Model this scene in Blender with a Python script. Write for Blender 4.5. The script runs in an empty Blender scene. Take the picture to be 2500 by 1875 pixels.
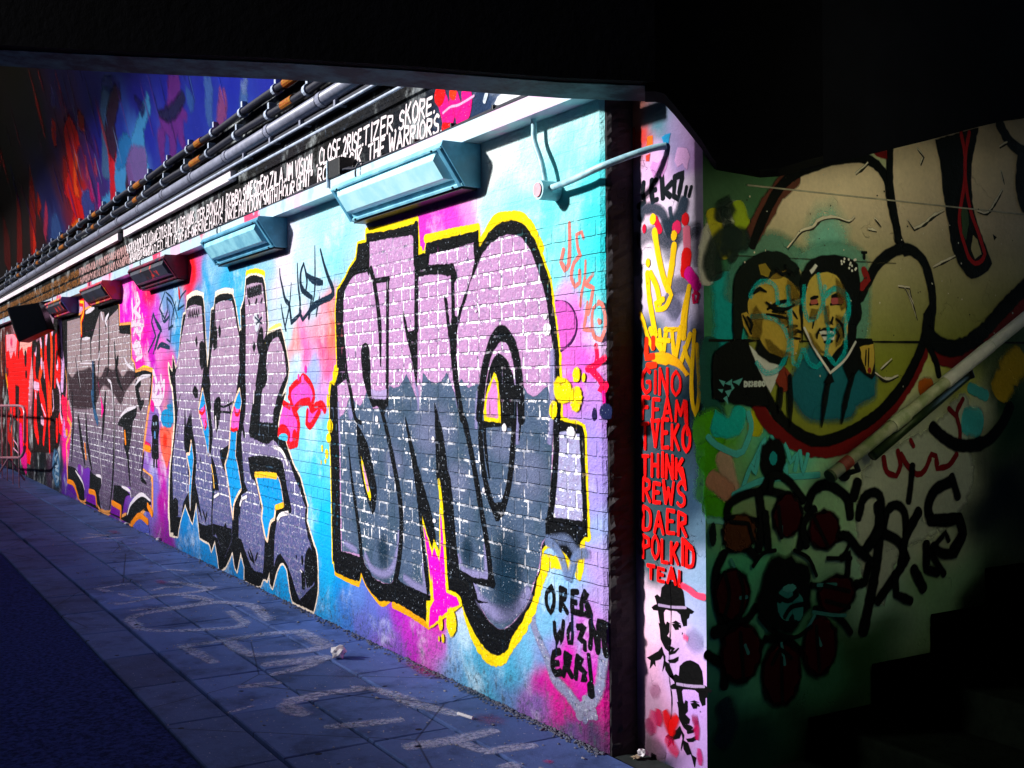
import bpy, bmesh, math, random
import numpy as np
from mathutils import Vector, Matrix
from mathutils.geometry import tessellate_polygon
random.seed(7); rng = np.random.default_rng(7)
scene = bpy.context.scene
col = scene.collection

# ---------------------------------------------------------------- camera, sky, sun, exposure
F = 2745.0; CX, CY = 1250.0, 937.5
cam_d = bpy.data.cameras.new("camera"); cam = bpy.data.objects.new("camera", cam_d); col.objects.link(cam)
cam_d.sensor_width = 36; cam_d.lens = F / 2500 * 36; cam_d.clip_start = 0.05; cam_d.clip_end = 500
_x = -Vector((-1620, -0.5, -F)).normalized()
_y = Vector((4650, 52.5, -F)); _y = (_y - _x * _x.dot(_y)).normalized()
_z = _x.cross(_y)
ROT = Matrix((_x, _y, _z))                      # camera axes to world axes
CAM = Vector((3.773, -2.675, 1.55))
cam.matrix_world = Matrix.Translation(CAM) @ ROT.to_4x4()
scene.camera = cam

SUN = Vector((-0.55, -1.0, 0.52)).normalized()   # towards the sun
world = bpy.data.worlds.new("World"); scene.world = world; world.use_nodes = True
wn = world.node_tree; sky = wn.nodes.new("ShaderNodeTexSky"); sky.sky_type = 'NISHITA'; sky.sun_disc = False
sky.sun_elevation = math.asin(SUN.z); sky.sun_rotation = math.atan2(SUN.x, SUN.y)
wn.links.new(sky.outputs[0], wn.nodes["Background"].inputs[0]); wn.nodes["Background"].inputs[1].default_value = 0.065
sd = bpy.data.lights.new("sun", 'SUN'); sd.energy = 3.4; sd.angle = math.radians(4.2); sd.color = (1.0, 0.965, 0.93)
so = bpy.data.objects.new("sun", sd); col.objects.link(so)
so.rotation_euler = SUN.to_track_quat('Z', 'Y').to_euler(); so.location = (-3, -8, 9)
scene.view_settings.view_transform = 'Standard'; scene.view_settings.look = 'None'
scene.view_settings.exposure = 1.3; scene.view_settings.gamma = 1
scene.cycles.transparent_max_bounces = 48; scene.cycles.max_bounces = 6; scene.cycles.use_denoising = True

# ---------------------------------------------------------------- helpers
def lin(h, k=0.72):
    if not isinstance(h, str): return tuple(h)[:3]
    h = h.lstrip('#'); c = [int(h[i:i + 2], 16) / 255 for i in (0, 2, 4)]
    c = [k * (v / 12.92 if v <= .04045 else ((v + .055) / 1.055) ** 2.4) for v in c]; m = sum(c) / 3
    return tuple(min(.88, max(.002, m + (v - m) * 1.14)) for v in c)

CROPS = dict(A=(800, 500, 3.16), B=(800, 950, 3.16), C=(800, 1350, 3.16), D=(380, 600, 4.424), E=(380, 950, 4.424),
             F=(380, 1200, 4.424), G=(0, 650, 4.809), H=(0, 960, 4.809), I=(150, 1200, 2.458), J=(1650, 200, 2.592),
             K=(1650, 700, 2.592), L=(1650, 1235, 2.592), M=(1400, 200, 2.592), N=(1400, 800, 3.0725),
             O=(1400, 1335, 3.0725), P=(700, 200, 2.949), Q=(0, 100, 2.592), R=(400, 350, 3.16), S=(0, 450, 4.424),
             T=(900, 1500, 2.949), U=(0, 780, 3.95), V=(1100, 220, 5.53), W=(0, 0, 1), X=(1400, 1700, 5.53))
def px(s):
    """'A 10,20 30,40 B 5,6' -> points of the photograph"""
    out = []; c = CROPS['W']
    for t in s.split():
        if t in CROPS: c = CROPS[t]; continue
        a, b = t.split(','); out.append((c[0] + float(a) / c[2], c[1] + float(b) / c[2]))
    return out

class Plane:
    def __init__(s, o, U, V, N): s.o, s.U, s.V, s.N = Vector(o), Vector(U), Vector(V), Vector(N)
    def uv(s, p):
        r = ROT @ Vector((p[0] - CX, -(p[1] - CY), -F)); t = (s.o - CAM).dot(s.N) / r.dot(s.N)
        q = CAM + r * t - s.o; return np.array((q.dot(s.U), q.dot(s.V)))
    def pts(s, string): return [s.uv(p) for p in px(string)]
    def at(s, u, v, off=0): return s.o + s.U * float(u) + s.V * float(v) + s.N * float(off)

XW = 0.45
GS = 0.0055                                        # the paving falls gently to the left
def gz(x): return GS * x if x < 0 else 0.0
WALL = Plane((0, 0, 0), (1, 0, 0), (0, 0, 1), (0, -1, 0))
PIL = Plane((0, .14, 0), (1, 0, 0), (0, 0, 1), (0, -1, 0))
STR = Plane((XW, 0, 0), (0, 1, 0), (0, 0, 1), (1, 0, 0))
_t = Vector((0, -.24, 1)).normalized()
VLT = Plane((0, -.02, 3.62), (1, 0, 0), _t, Vector((0, -_t.z, _t.y)))
_g = Vector((1, 0, GS)).normalized()
GRD = Plane((0, 0, 0), _g, (0, 1, 0), Vector((-GS, 0, 1)).normalized())

def smooth(P, closed, step=.02, corner=48):
    P = [np.array(p, float) for p in P]
    P = [p for i, p in enumerate(P) if i == 0 or np.linalg.norm(p - P[i - 1]) > 1e-5]
    n = len(P)
    if n < 3: return resample(P, step)
    def isc(i):
        if not closed and i in (0, n - 1): return True
        a = P[i] - P[i - 1]; b = P[(i + 1) % n] - P[i]
        c = a.dot(b) / (np.linalg.norm(a) * np.linalg.norm(b) + 1e-12)
        return math.degrees(math.acos(max(-1, min(1, c)))) > corner
    K = [isc(i) for i in range(n)]; out = []
    for i in range(n if closed else n - 1):
        j = (i + 1) % n; p1, p2 = P[i], P[j]; L = np.linalg.norm(p2 - p1)
        m1 = (p2 - p1) if K[i] else (p2 - P[i - 1]) * .5
        m2 = (p2 - p1) if K[j] else (P[(j + 1) % n] - p1) * .5
        for m in (m1, m2):
            l = np.linalg.norm(m)
            if l > 1.3 * L: m *= 1.3 * L / l
        k = max(1, min(24, int(L / step)))
        for q in range(k):
            t = q / k; t2, t3 = t * t, t * t * t
            out.append((2 * t3 - 3 * t2 + 1) * p1 + (t3 - 2 * t2 + t) * m1 + (-2 * t3 + 3 * t2) * p2 + (t3 - t2) * m2)
    if not closed: out.append(P[-1])
    return out
def resample(P, step):
    out = []
    for a, b in zip(P[:-1], P[1:]):
        k = max(1, min(30, int(np.linalg.norm(b - a) / step)))
        out += [a + (b - a) * q / k for q in range(k)]
    return out + [P[-1]]

def link(name, me, mat, parent=None, label=None):
    o = bpy.data.objects.new(name, me); col.objects.link(o)
    if mat: me.materials.append(mat)
    if parent: o.parent = parent
    if label: o["label"] = label
    return o
def tag(o, label=None, cat=None, group=None, kind=None):
    if label: o["label"] = label
    if cat: o["category"] = cat
    if group: o["group"] = group
    if kind: o["kind"] = kind
    return o
def empty(name, loc=(0, 0, 0)):
    o = bpy.data.objects.new(name, None); o.empty_display_size = .2; col.objects.link(o); o.location = loc; return o

class Paint:
    """coats of spray paint lying on a wall: each coat a hair above the last, edges fading out"""
    def __init__(s, plane, off=.0015, inc=.00022): s.p = plane; s.off = .0003 + off * .36; s.inc = min(inc, .00005); s.v = []; s.f = []; s.c = []
    def up(s): s.off += s.inc; return s.off
    def _add(s, q, off, c, a): s.v.append(s.p.at(q[0], q[1], off)); s.c.append((c[0], c[1], c[2], a)); return len(s.v) - 1
    def fill(s, pts, c, sm=True, fe=.006, rough=.002, a=1.0, corner=48, fn=None, step=.02):
        P = s.p.pts(pts) if isinstance(pts, str) else [np.array(p, float) for p in pts]
        if sm: P = smooth(P, True, step, corner)
        ar = sum(P[i - 1][0] * P[i][1] - P[i][0] * P[i - 1][1] for i in range(len(P)))
        if ar < 0: P = P[::-1]
        if rough: P = [p + rng.normal(0, rough, 2) for p in P]
        off = s.up(); c = lin(c); n = len(P)
        tri = tessellate_polygon([[Vector((p[0], p[1], 0)) for p in P]])
        ids = [s._add(p, off, fn(p) if fn else c, a) for p in P]
        for t in tri: s.f.append(tuple(ids[i] for i in t))
        if fe:
            O = []
            for i in range(n):
                d = P[(i + 1) % n] - P[i - 1]; l = np.linalg.norm(d) + 1e-9
                O.append(s._add(P[i] + np.array((d[1], -d[0])) / l * fe, off, fn(P[i]) if fn else c, 0))
            for i in range(n):
                j = (i + 1) % n; s.f.append((ids[i], O[i], O[j], ids[j]))
    def stroke(s, pts, w, c, t0=1.0, t1=1.0, sm=True, fe=None, a=1.0, closed=False, corner=60, wob=.06, cap=True, step=.018):
        """w half width; t0, t1 width factors at the two ends"""
        P = s.p.pts(pts) if isinstance(pts, str) else [np.array(p, float) for p in pts]
        if closed: P = P + [P[0]]
        P = smooth(P, False, step, corner) if sm and len(P) > 2 else resample(P, step)
        n = len(P)
        if n < 2: return
        c = lin(c); fe = fe if fe is not None else max(.003, w * .28); off = s.up()
        T = []
        for i in range(n):
            d = P[min(i + 1, n - 1)] - P[max(i - 1, 0)]; T.append(d / (np.linalg.norm(d) + 1e-9))
        rows = []
        seq = [(P[i], T[i], i / (n - 1), 1.0) for i in range(n)]
        if cap:
            r0, r1 = w * t0, w * t1
            seq = [(P[0] - T[0] * r0 * k, T[0], 0, math.sqrt(max(0.0, 1 - k * k))) for k in (1.0, .8, .45)] + seq + \
                  [(P[-1] + T[-1] * r1 * k, T[-1], 1, math.sqrt(max(0.0, 1 - k * k))) for k in (.45, .8, 1.0)]
        for k, (p, t, q, e) in enumerate(seq):
            tw = t0 + (1 - t0) * min(1, q * 2.5) if q < .4 else (t1 + (1 - t1) * min(1, (1 - q) * 2.5) if q > .6 else 1)
            ww = max(.0008, w * tw * e * (1 + wob * rng.normal())); nn = np.array((-t[1], t[0])); o2 = off + k * 1e-6
            rows.append([s._add(p + nn * x, o2, c, aa) for x, aa in ((ww + fe, 0), (ww, a), (-ww, a), (-ww - fe, 0))])
        for A, B in zip(rows[:-1], rows[1:]):
            for k in range(3): s.f.append((A[k], A[k + 1], B[k + 1], B[k]))
    def blob(s, at, rx, ry, c, a=1.0, rot=0, rings=(0, .35, .6, .8, 1), fall=(1, .92, .6, .22, 0)):
        q = s.p.uv(px(at)[0]) if isinstance(at, str) else np.array(at); off = s.up(); c = lin(c)
        cr, sr = math.cos(rot), math.sin(rot); m = 28; prev = None; w = rng.normal(0, .05, m)
        ctr = s._add(q, off, c, a * fall[0])
        for r, fa in zip(rings[1:], fall[1:]):
            ring = []
            for k in range(m):
                x, y = rx * r * (1 + w[k]) * math.cos(2 * math.pi * k / m), ry * r * (1 + w[k]) * math.sin(2 * math.pi * k / m)
                ring.append(s._add(q + np.array((x * cr - y * sr, x * sr + y * cr)), off, c, a * fa))
            for k in range(m):
                j = (k + 1) % m
                s.f.append((ctr, ring[k], ring[j]) if prev is None else (prev[k], ring[k], ring[j], prev[j]))
            prev = ring
    def dot(s, at, rx, ry, c, rot=0, a=1.0): s.blob(at, rx, ry, c, a, rot, (0, .55, .86, 1), (1, 1, 1, 0))
    def drip(s, at, L, w, c):
        q = s.p.uv(px(at)[0]) if isinstance(at, str) else at; s.stroke([q, q + (rng.normal(0, .003), -L)], w, c, 1, .6)
    def text(s, t, u0, u1, v0, v1, c, w, slant=0.0, jit=.05, shear=0.0, fe=.004, gap=.24):
        """brush lettering along the wall from u0 to u1 between heights v0 and v1"""
        ws = [GW(ch) for ch in t]; tot = sum(ws) + gap * (len(t) - 1); k = (u1 - u0) / tot; x = 0
        for ch, gw in zip(t, ws):
            dy = rng.normal(0, jit * .6); sc = 1 + rng.normal(0, jit)
            for st in FONT.get(ch, ()):
                Q = []
                for a, b in st:
                    b2 = b * sc + dy; uu = u0 + (x + a) * k + slant * (b2) * (v1 - v0)
                    Q.append((uu, v0 + b2 * (v1 - v0) + shear * (uu - u0)))
                s.stroke(Q, w * (1 + rng.normal(0, .08)), c, 1, .85, fe=fe, corner=70, step=.01)
            x += gw + gap
    def build(s, name, mat, parent=None, label=None):
        me = bpy.data.meshes.new(name); me.from_pydata([tuple(v) for v in s.v], [], s.f)
        at = me.color_attributes.new("Col", 'FLOAT_COLOR', 'POINT')
        at.data.foreach_set("color", np.array(s.c, np.float32).ravel()); me.update()
        return link(name, me, mat, parent, label)

FONT = {}
def _font(src):
    for line in src.strip().split('\n'):
        ch, rest = line.split(' ', 1)
        FONT[ch] = [[tuple(float(v) for v in p.split(',')) for p in s.split()] for s in rest.split('|')]
_font('''A 0,0 .28,1|.28,1 .56,0|.1,.36 .46,.38
B 0,0 .02,1|.02,1 .4,.92 .42,.65 .04,.52|.04,.52 .48,.42 .46,.08 0,0
C .5,.86 .3,1 .06,.75 .03,.3 .2,.02 .48,.1
D 0,0 .03,1|.03,1 .42,.85 .5,.5 .4,.1 0,0
E .46,.98 .04,1 0,0 .46,.03|.03,.52 .38,.54
F .46,.98 .04,1 0,0|.03,.54 .36,.55
G .5,.85 .28,1 .05,.72 .04,.25 .24,0 .5,.15 .5,.45|.5,.45 .3,.45
H 0,0 .02,1|.46,0 .48,1|.02,.5 .46,.52
I .08,0 .1,1
J .4,1 .38,.2 .2,0 .02,.15
K 0,0 .03,1|.46,1 .05,.45|.16,.56 .5,0
L .03,1 0,0 .44,.03
M 0,0 .08,1|.08,1 .32,.3|.32,.3 .56,1|.56,1 .64,0
N 0,0 .04,1|.04,1 .46,0|.46,0 .48,1
O .28,1 .06,.75 .04,.28 .25,0 .48,.25 .5,.7 .28,1
P 0,0 .03,1|.03,1 .44,.9 .44,.6 .03,.46
Q .28,1 .06,.75 .04,.28 .25,0 .48,.25 .5,.7 .28,1|.3,.25 .52,-.05
R 0,0 .03,1|.03,1 .44,.9 .42,.6 .03,.48|.16,.5 .48,0
S .46,.88 .26,1 .05,.8 .12,.56 .42,.42 .44,.12 .2,0 0,.12
T 0,.97 .52,1|.26,1 .24,0
U .02,1 .04,.22 .24,0 .44,.22 .48,1
V 0,1 .24,0|.24,0 .5,1
W 0,1 .14,0|.14,0 .32,.7|.32,.7 .5,0|.5,0 .68,1
X 0,0 .48,1|0,1 .48,0
Y 0,1 .24,.48|.5,1 .24,.48 .2,0
Z 0,.97 .48,1|.48,1 0,.02|0,.02 .5,.03
2 .03,.8 .22,1 .44,.78 .3,.4 0,.02 .48,.03
9 .45,.7 .25,.5 .05,.7 .22,1 .44,.86 .42,.3 .2,0
. .06,.02 .09,.06
' .05,1 .02,.78
" .04,1 0,.75|.2,1 .16,.75
- .02,.5 .3,.5
/ 0,0 .3,1
! .08,1 .06,.32|.06,.04 .08,.0
1 .1,0 .12,1
3 .03,.9 .3,1 .42,.78 .15,.54 .45,.3 .25,0 0,.1''')
FONT[' '] = []
def GW(ch):
    if ch == ' ': return .22
    return max(.1, max((p[0] for st in FONT.get(ch, ()) for p in st), default=.2))

# ---------------------------------------------------------------- materials
def new_mat(name):
    m = bpy.data.materials.new(name); m.use_nodes = True; nt = m.node_tree
    return m, nt, nt.nodes["Principled BSDF"], nt.nodes["Material Output"]
def N(nt, t, **k):
    n = nt.nodes.new(t)
    for a, v in k.items():
        if a in n.inputs: n.inputs[a].default_value = v
        else: setattr(n, a, v)
    return n
def math_n(nt, op, a, b=None, c=None, clamp=False):
    n = nt.nodes.new("ShaderNodeMath"); n.operation = op; n.use_clamp = clamp
    for i, v in enumerate((a, b, c)):
        if v is None: continue
        if isinstance(v, (int, float)): n.inputs[i].default_value = v
        else: nt.links.new(v, n.inputs[i])
    return n.outputs[0]
def noise(nt, vec, scale, detail=3, rough=.55):
    n = nt.nodes.new("ShaderNodeTexNoise"); n.inputs["Scale"].default_value = scale
    n.inputs["Detail"].default_value = detail; n.inputs["Roughness"].default_value = rough
    if vec is not None: nt.links.new(vec, n.inputs["Vector"])
    return n.outputs["Fac"]
def ramp(nt, f, a, b):
    n = nt.nodes.new("ShaderNodeMapRange"); n.interpolation_type = 'SMOOTHSTEP'
    n.inputs["From Min"].default_value = a; n.inputs["From Max"].default_value = b
    nt.links.new(f, n.inputs["Value"]); return n.outputs["Result"]
def mixc(nt, f, a, b):
    n = nt.nodes.new("ShaderNodeMix"); n.data_type = 'RGBA'
    for k, v in (("Factor", f), ("A", a), ("B", b)):
        s = [i for i in n.inputs if i.name == k and i.type == ('VALUE' if k == "Factor" else 'RGBA')][0]
        if isinstance(v, (int, float)): s.default_value = v
        elif isinstance(v, tuple): s.default_value = (*v[:3], 1)
        else: nt.links.new(v, s)
    return [o for o in n.outputs if o.type == 'RGBA'][0]

def surface_mat(name, kind='brick', decal=False, chrome=False, rough=.5, attr=True, base=(.5, .5, .5), bump=1.0, metallic=0.0):
    m, nt, bs, out = new_mat(name); L = nt.links.new
    pos = N(nt, "ShaderNodeNewGeometry").outputs["Position"]
    sep = N(nt, "ShaderNodeSeparateXYZ"); L(pos, sep.inputs[0])
    nz = noise(nt, pos, 6.0); fine = noise(nt, pos, 55, 4, .65); mid = noise(nt, pos, 17, 4, .6)
    if kind == 'brick':
        wv = noise(nt, pos, 9, 2)
        cmb = N(nt, "ShaderNodeCombineXYZ")
        L(math_n(nt, 'ADD', sep.outputs[0], math_n(nt, 'MULTIPLY', wv, .016)), cmb.inputs[0])
        L(math_n(nt, 'ADD', sep.outputs[2], math_n(nt, 'MULTIPLY', wv, .012)), cmb.inputs[1])
        bt = N(nt, "ShaderNodeTexBrick", offset=.5, offset_frequency=2, squash=.52, squash_frequency=2)
        for k, v in (("Scale", 1.0), ("Mortar Size", .0085), ("Mortar Smooth", .45), ("Brick Width", .215), ("Row Height", .0765)):
            bt.inputs[k].default_value = v
        bt.inputs["Color1"].default_value = (0, 0, 0, 1); bt.inputs["Color2"].default_value = (1, 1, 1, 1); bt.inputs["Mortar"].default_value = (.5, .5, .5, 1)
        L(cmb.outputs[0], bt.inputs["Vector"])
        z = sep.outputs[2]
        zm = math_n(nt, 'ADD', z, math_n(nt, 'MULTIPLY', nz, .3))
        up = math_n(nt, 'SUBTRACT', 1.0, ramp(nt, zm, 2.32, 2.42)); lo = ramp(nt, zm, .62, .8)
        vis = math_n(nt, 'ADD', math_n(nt, 'MULTIPLY', math_n(nt, 'MULTIPLY', up, lo), .85), .15)
        mort = math_n(nt, 'MULTIPLY', bt.outputs["Fac"], vis)
        bsep = N(nt, "ShaderNodeSeparateColor"); L(bt.outputs["Color"], bsep.inputs[0])
        rowz = math_n(nt, 'MULTIPLY', math_n(nt, 'SUBTRACT', bsep.outputs[0], .5), .25)
        h = math_n(nt, 'SUBTRACT', math_n(nt, 'ADD', math_n(nt, 'MULTIPLY', fine, .62), math_n(nt, 'MULTIPLY', mid, .8)),
                   math_n(nt, 'SUBTRACT', math_n(nt, 'MULTIPLY', math_n(nt, 'MULTIPLY', mort, .62), math_n(nt, 'ADD', .25, math_n(nt, 'MULTIPLY', mid, 1.3))), math_n(nt, 'MULTIPLY', rowz, vis)))
        # crumbling plaster near the ground
        rotn = math_n(nt, 'SUBTRACT', 1.0, ramp(nt, zm, .12, .5))
        h = math_n(nt, 'ADD', h, math_n(nt, 'MULTIPLY', math_n(nt, 'MULTIPLY', noise(nt, pos, 38, 5, .7), rotn), 1.6))
        dist = .017
    elif kind == 'ground':
        h = math_n(nt, 'ADD', math_n(nt, 'MULTIPLY', fine, .6), math_n(nt, 'MULTIPLY', noise(nt, pos, 240, 2), .5)); dist = .004; mort = None
    else:
        cr = N(nt, "ShaderNodeTexVoronoi", feature='DISTANCE_TO_EDGE'); cr.inputs["Scale"].default_value = 2.6
        wp = N(nt, "ShaderNodeVectorMath", operation='ADD'); nn = N(nt, "ShaderNodeTexNoise"); nn.inputs["Scale"].default_value = 5; nn.inputs["Detail"].default_value = 5
        L(pos, nn.inputs["Vector"]); L(pos, wp.inputs[0])
        sc = N(nt, "ShaderNodeVectorMath", operation='SCALE'); sc.inputs["Scale"].default_value = .55; L(nn.outputs["Color"], sc.inputs[0]); L(sc.outputs[0], wp.inputs[1])
        L(wp.outputs[0], cr.inputs["Vector"])
        crack = math_n(nt, 'MULTIPLY', math_n(nt, 'SUBTRACT', 1.0, ramp(nt, cr.outputs["Distance"], 0, .012)), ramp(nt, nz, .52, .62))
        h = math_n(nt, 'SUBTRACT', math_n(nt, 'ADD', math_n(nt, 'MULTIPLY', fine, .35), math_n(nt, 'MULTIPLY', mid, .7)), math_n(nt, 'MULTIPLY', crack, .8)); dist = .007; mort = None
    bp = N(nt, "ShaderNodeBump"); bp.inputs["Strength"].default_value = .85 * bump; bp.inputs["Distance"].default_value = dist
    L(h, bp.inputs["Height"]); L(bp.outputs[0], bs.inputs["Normal"])
    if attr:
        at = N(nt, "ShaderNodeAttribute"); at.attribute_name = "Col"; c = at.outputs["Color"]
    else: c = mixc(nt, 0.0, tuple(base), tuple(base))
    # worn, uneven coat: value varies, a little bare patching
    hsv = N(nt, "ShaderNodeHueSaturation"); L(c, hsv.inputs["Color"])
    L(math_n(nt, 'ADD', math_n(nt, 'MULTIPLY', nz, .36), math_n(nt, 'ADD', math_n(nt, 'MULTIPLY', fine, .30), .67)), hsv.inputs["Value"])
    c = hsv.outputs[0]
    if kind == 'brick' and not chrome:
        pit = math_n(nt, 'MULTIPLY', mort, ramp(nt, mid, .46, .62))
        c = mixc(nt, math_n(nt, 'MULTIPLY', math_n(nt, 'MULTIPLY', pit, ramp(nt, nz, .40, .66)), .34), c, (.05, .12, .2))
        if decal:
            fl = math_n(nt, 'MULTIPLY', ramp(nt, noise(nt, pos, 95, 2, .5), .69, .72), .7)
            c = mixc(nt, fl, c, (.40, .48, .6))
    if kind == 'brick' and not decal:
        c = mixc(nt, math_n(nt, 'MULTIPLY', ramp(nt, noise(nt, pos, 2.1, 6, .68), .50, .68), .42), c, (.74, .82, .86))
        c = mixc(nt, math_n(nt, 'MULTIPLY', ramp(nt, noise(nt, pos, 12, 6, .75), .56, .70), .30), c, (.10, .14, .22))
        c = mixc(nt, math_n(nt, 'MULTIPLY', math_n(nt, 'MULTIPLY', rotn, ramp(nt, noise(nt, pos, 26, 4, .7), .5, .64)), .8), c, (.05, .075, .10))
    if chrome:
        f1 = math_n(nt, 'MULTIPLY', ramp(nt, bt.outputs["Fac"], .25, .7), ramp(nt, noise(nt, pos, 22, 3, .7), .44, .56))
        f1 = math_n(nt, 'MULTIPLY', f1, vis)
        sp = ramp(nt, noise(nt, pos, 70, 3, .6), .62, .68)
        ff = math_n(nt, 'MAXIMUM', f1, math_n(nt, 'MULTIPLY', sp, .8))
        if chrome >= 2: ff = math_n(nt, 'MULTIPLY', ff, ramp(nt, noise(nt, pos, 5, 2), .40 if chrome == 2 else .32, .62 if chrome == 2 else .52))
        if chrome == 3: ff = math_n(nt, 'MULTIPLY', ff, .8)
        dk = math_n(nt, 'MULTIPLY', ramp(nt, bt.outputs["Fac"], .25, .7), math_n(nt, 'SUBTRACT', 1.0, ramp(nt, noise(nt, pos, 18, 3, .7), .40, .48)))
        if chrome == 2: c = mixc(nt, math_n(nt, 'MULTIPLY', ramp(nt, noise(nt, pos, 3.4, 4, .65), .46, .64), .7), c, (.02, .05, .085))
        else: c = mixc(nt, math_n(nt, 'MULTIPLY', ramp(nt, noise(nt, pos, 30, 4, .7), .46, .62), .5), c, (.22, .15, .30))
        c = mixc(nt, math_n(nt, 'MULTIPLY', dk, .75), c, (.02, .05, .09))
        c = mixc(nt, ff, c, (.88, .88, .95))
    if kind == 'ground':
        sp = ramp(nt, noise(nt, pos, 60, 2, .5), .70, .73)
        c = mixc(nt, math_n(nt, 'MULTIPLY', sp, .5), c, (.5, .48, .55))
        dk = ramp(nt, noise(nt, pos, 3.2, 5, .7), .45, .7); c = mixc(nt, math_n(nt, 'MULTIPLY', dk, .6), c, (.012, .022, .06))
        gm = N(nt, "ShaderNodeTexVoronoi"); gm.inputs["Scale"].default_value = 7.0; L(pos, gm.inputs["Vector"])
        c = mixc(nt, math_n(nt, 'MULTIPLY', math_n(nt, 'SUBTRACT', 1.0, ramp(nt, gm.outputs["Distance"], .09, .13)), ramp(nt, noise(nt, pos, 5, 1), .50, .54)), c, (.01, .014, .03))
        ck = N(nt, "ShaderNodeTexVoronoi", feature='DISTANCE_TO_EDGE'); ck.inputs["Scale"].default_value = .8; L(pos, ck.inputs["Vector"])
        c = mixc(nt, math_n(nt, 'MULTIPLY', math_n(nt, 'SUBTRACT', 1.0, ramp(nt, ck.outputs["Distance"], 0, .006)), .7), c, (.006, .01, .02))
    L(c, bs.inputs["Base Color"])
    bs.inputs["Roughness"].default_value = rough; bs.inputs["Metallic"].default_value = metallic
    bs.inputs["Specular IOR Level"].default_value = .04 if not chrome else .12
    if decal:
        a = at.outputs["Alpha"]
        e = math_n(nt, 'MULTIPLY', math_n(nt, 'MULTIPLY', a, math_n(nt, 'SUBTRACT', 1.0, a)), 2.2)
        a2 = math_n(nt, 'ADD', a, math_n(nt, 'MULTIPLY', math_n(nt, 'SUBTRACT', noise(nt, pos, 160, 2), .5), e), clamp=True)
        if kind == 'ground': a2 = math_n(nt, 'MULTIPLY', a2, math_n(nt, 'ADD', .25, math_n(nt, 'MULTIPLY', ramp(nt, noise(nt, pos, 42, 4, .7), .36, .62), .75)))
        if kind == 'brick' and not chrome: a2 = math_n(nt, 'MULTIPLY', a2, math_n(nt, 'SUBTRACT', 1.0, math_n(nt, 'MULTIPLY', pit, .55)))
        L(a2, bs.inputs["Alpha"])
    return m

M_WALL = surface_mat("painted_brick", 'brick')
M_SPRAY = surface_mat("spray_on_brick", 'brick', decal=True, rough=.6)
M_CHROME = surface_mat("silver_on_brick", 'brick', decal=True, chrome=True, rough=.55)
M_CHROME3 = surface_mat("worn_silver_on_brick", 'brick', decal=True, chrome=3, rough=.55)
M_SLATE = surface_mat("dark_silver_on_brick", 'brick', decal=True, chrome=2, rough=.55)
M_PLASTER = surface_mat("painted_plaster", 'plaster')
M_SPRAYP = surface_mat("spray_on_plaster", 'plaster', decal=True, rough=.6)
M_GSPRAY = surface_mat("chalky_spray_on_paving", 'ground', decal=True, rough=.8)

def simple_mat(name, c, rough=.5, metallic=0., noise_amt=.35, nscale=14, bump=.25, c2=None, spec=.35):
    m, nt, bs, out = new_mat(name); L = nt.links.new
    pos = N(nt, "ShaderNodeNewGeometry").outputs["Position"]
    c2 = c2 or tuple(v * (1 - noise_amt) for v in c)
    f = ramp(nt, noise(nt, pos, nscale, 5, .65), .35, .65)
    L(mixc(nt, f, tuple(c), tuple(c2)), bs.inputs["Base Color"])
    bs.inputs["Roughness"].default_value = rough; bs.inputs["Metallic"].default_value = metallic; bs.inputs["Specular IOR Level"].default_value = spec
    bp = N(nt, "ShaderNodeBump"); bp.inputs["Strength"].default_value = bump; bp.inputs["Distance"].default_value = .004
    L(noise(nt, pos, nscale * 5, 4, .65), bp.inputs["Height"]); L(bp.outputs[0], bs.inputs["Normal"])
    return m

# ---------------------------------------------------------------- mesh builders
def bm_obj(name, bm, mat, parent=None, label=None, smoothf=False):
    me = bpy.data.meshes.new(name); bm.normal_update(); bm.to_mesh(me); bm.free()
    if smoothf:
        for p in me.polygons: p.use_smooth = True
    return link(name, me, mat, parent, label)
def box(bm, x0, x1, y0, y1, z0, z1, bev=0.0):
    r = bmesh.ops.create_cube(bm, size=1)["verts"]
    for v in r: v.co = Vector((x0 + (v.co.x + .5) * (x1 - x0), y0 + (v.co.y + .5) * (y1 - y0), z0 + (v.co.z + .5) * (z1 - z0)))
    if bev:
        es = {e for v in r for e in v.link_edges}; bmesh.ops.bevel(bm, geom=list(es), offset=bev, segments=2, affect='EDGES', profile=.6)
def tube(bm, P, r, n=12, caps=True):
    P = [Vector(p) for p in P]; rings = []
    up = Vector((0, 0, 1))
    for i, p in enumerate(P):
        t = (P[min(i + 1, len(P) - 1)] - P[max(i - 1, 0)]).normalized()
        a = t.cross(up) if abs(t.z) < .95 else t.cross(Vector((1, 0, 0))); a.normalize(); b = t.cross(a)
        rr = r[i] if isinstance(r, (list, tuple)) else r
        rings.append([bm.verts.new(p + (a * math.cos(2 * math.pi * k / n) + b * math.sin(2 * math.pi * k / n)) * rr) for k in range(n)])
    for A, B in zip(rings[:-1], rings[1:]):
        for k in range(n): bm.faces.new((A[k], A[(k + 1) % n], B[(k + 1) % n], B[k]))
    if caps: bm.faces.new(rings[0][::-1]); bm.faces.new(rings[-1])
def prism(bm, poly, axis, a, b):
    """extrude a 2-D outline along x ('x': outline in y,z) or along y ('y': outline in x,z)"""
    f = {'x': lambda p, t: (t, p[0], p[1]), 'y': lambda p, t: (p[0], t, p[1]), 'z': lambda p, t: (p[0], p[1], t)}[axis]
    A = [bm.verts.new(f(p, a)) for p in poly]; B = [bm.verts.new(f(p, b)) for p in poly]; n = len(poly)
    fs = [bm.faces.new(A), bm.faces.new(B[::-1])]
    for i in range(n): fs.append(bm.faces.new((A[i], B[i], B[(i + 1) % n], A[(i + 1) % n])))
    bmesh.ops.recalc_face_normals(bm, faces=fs)
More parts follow.
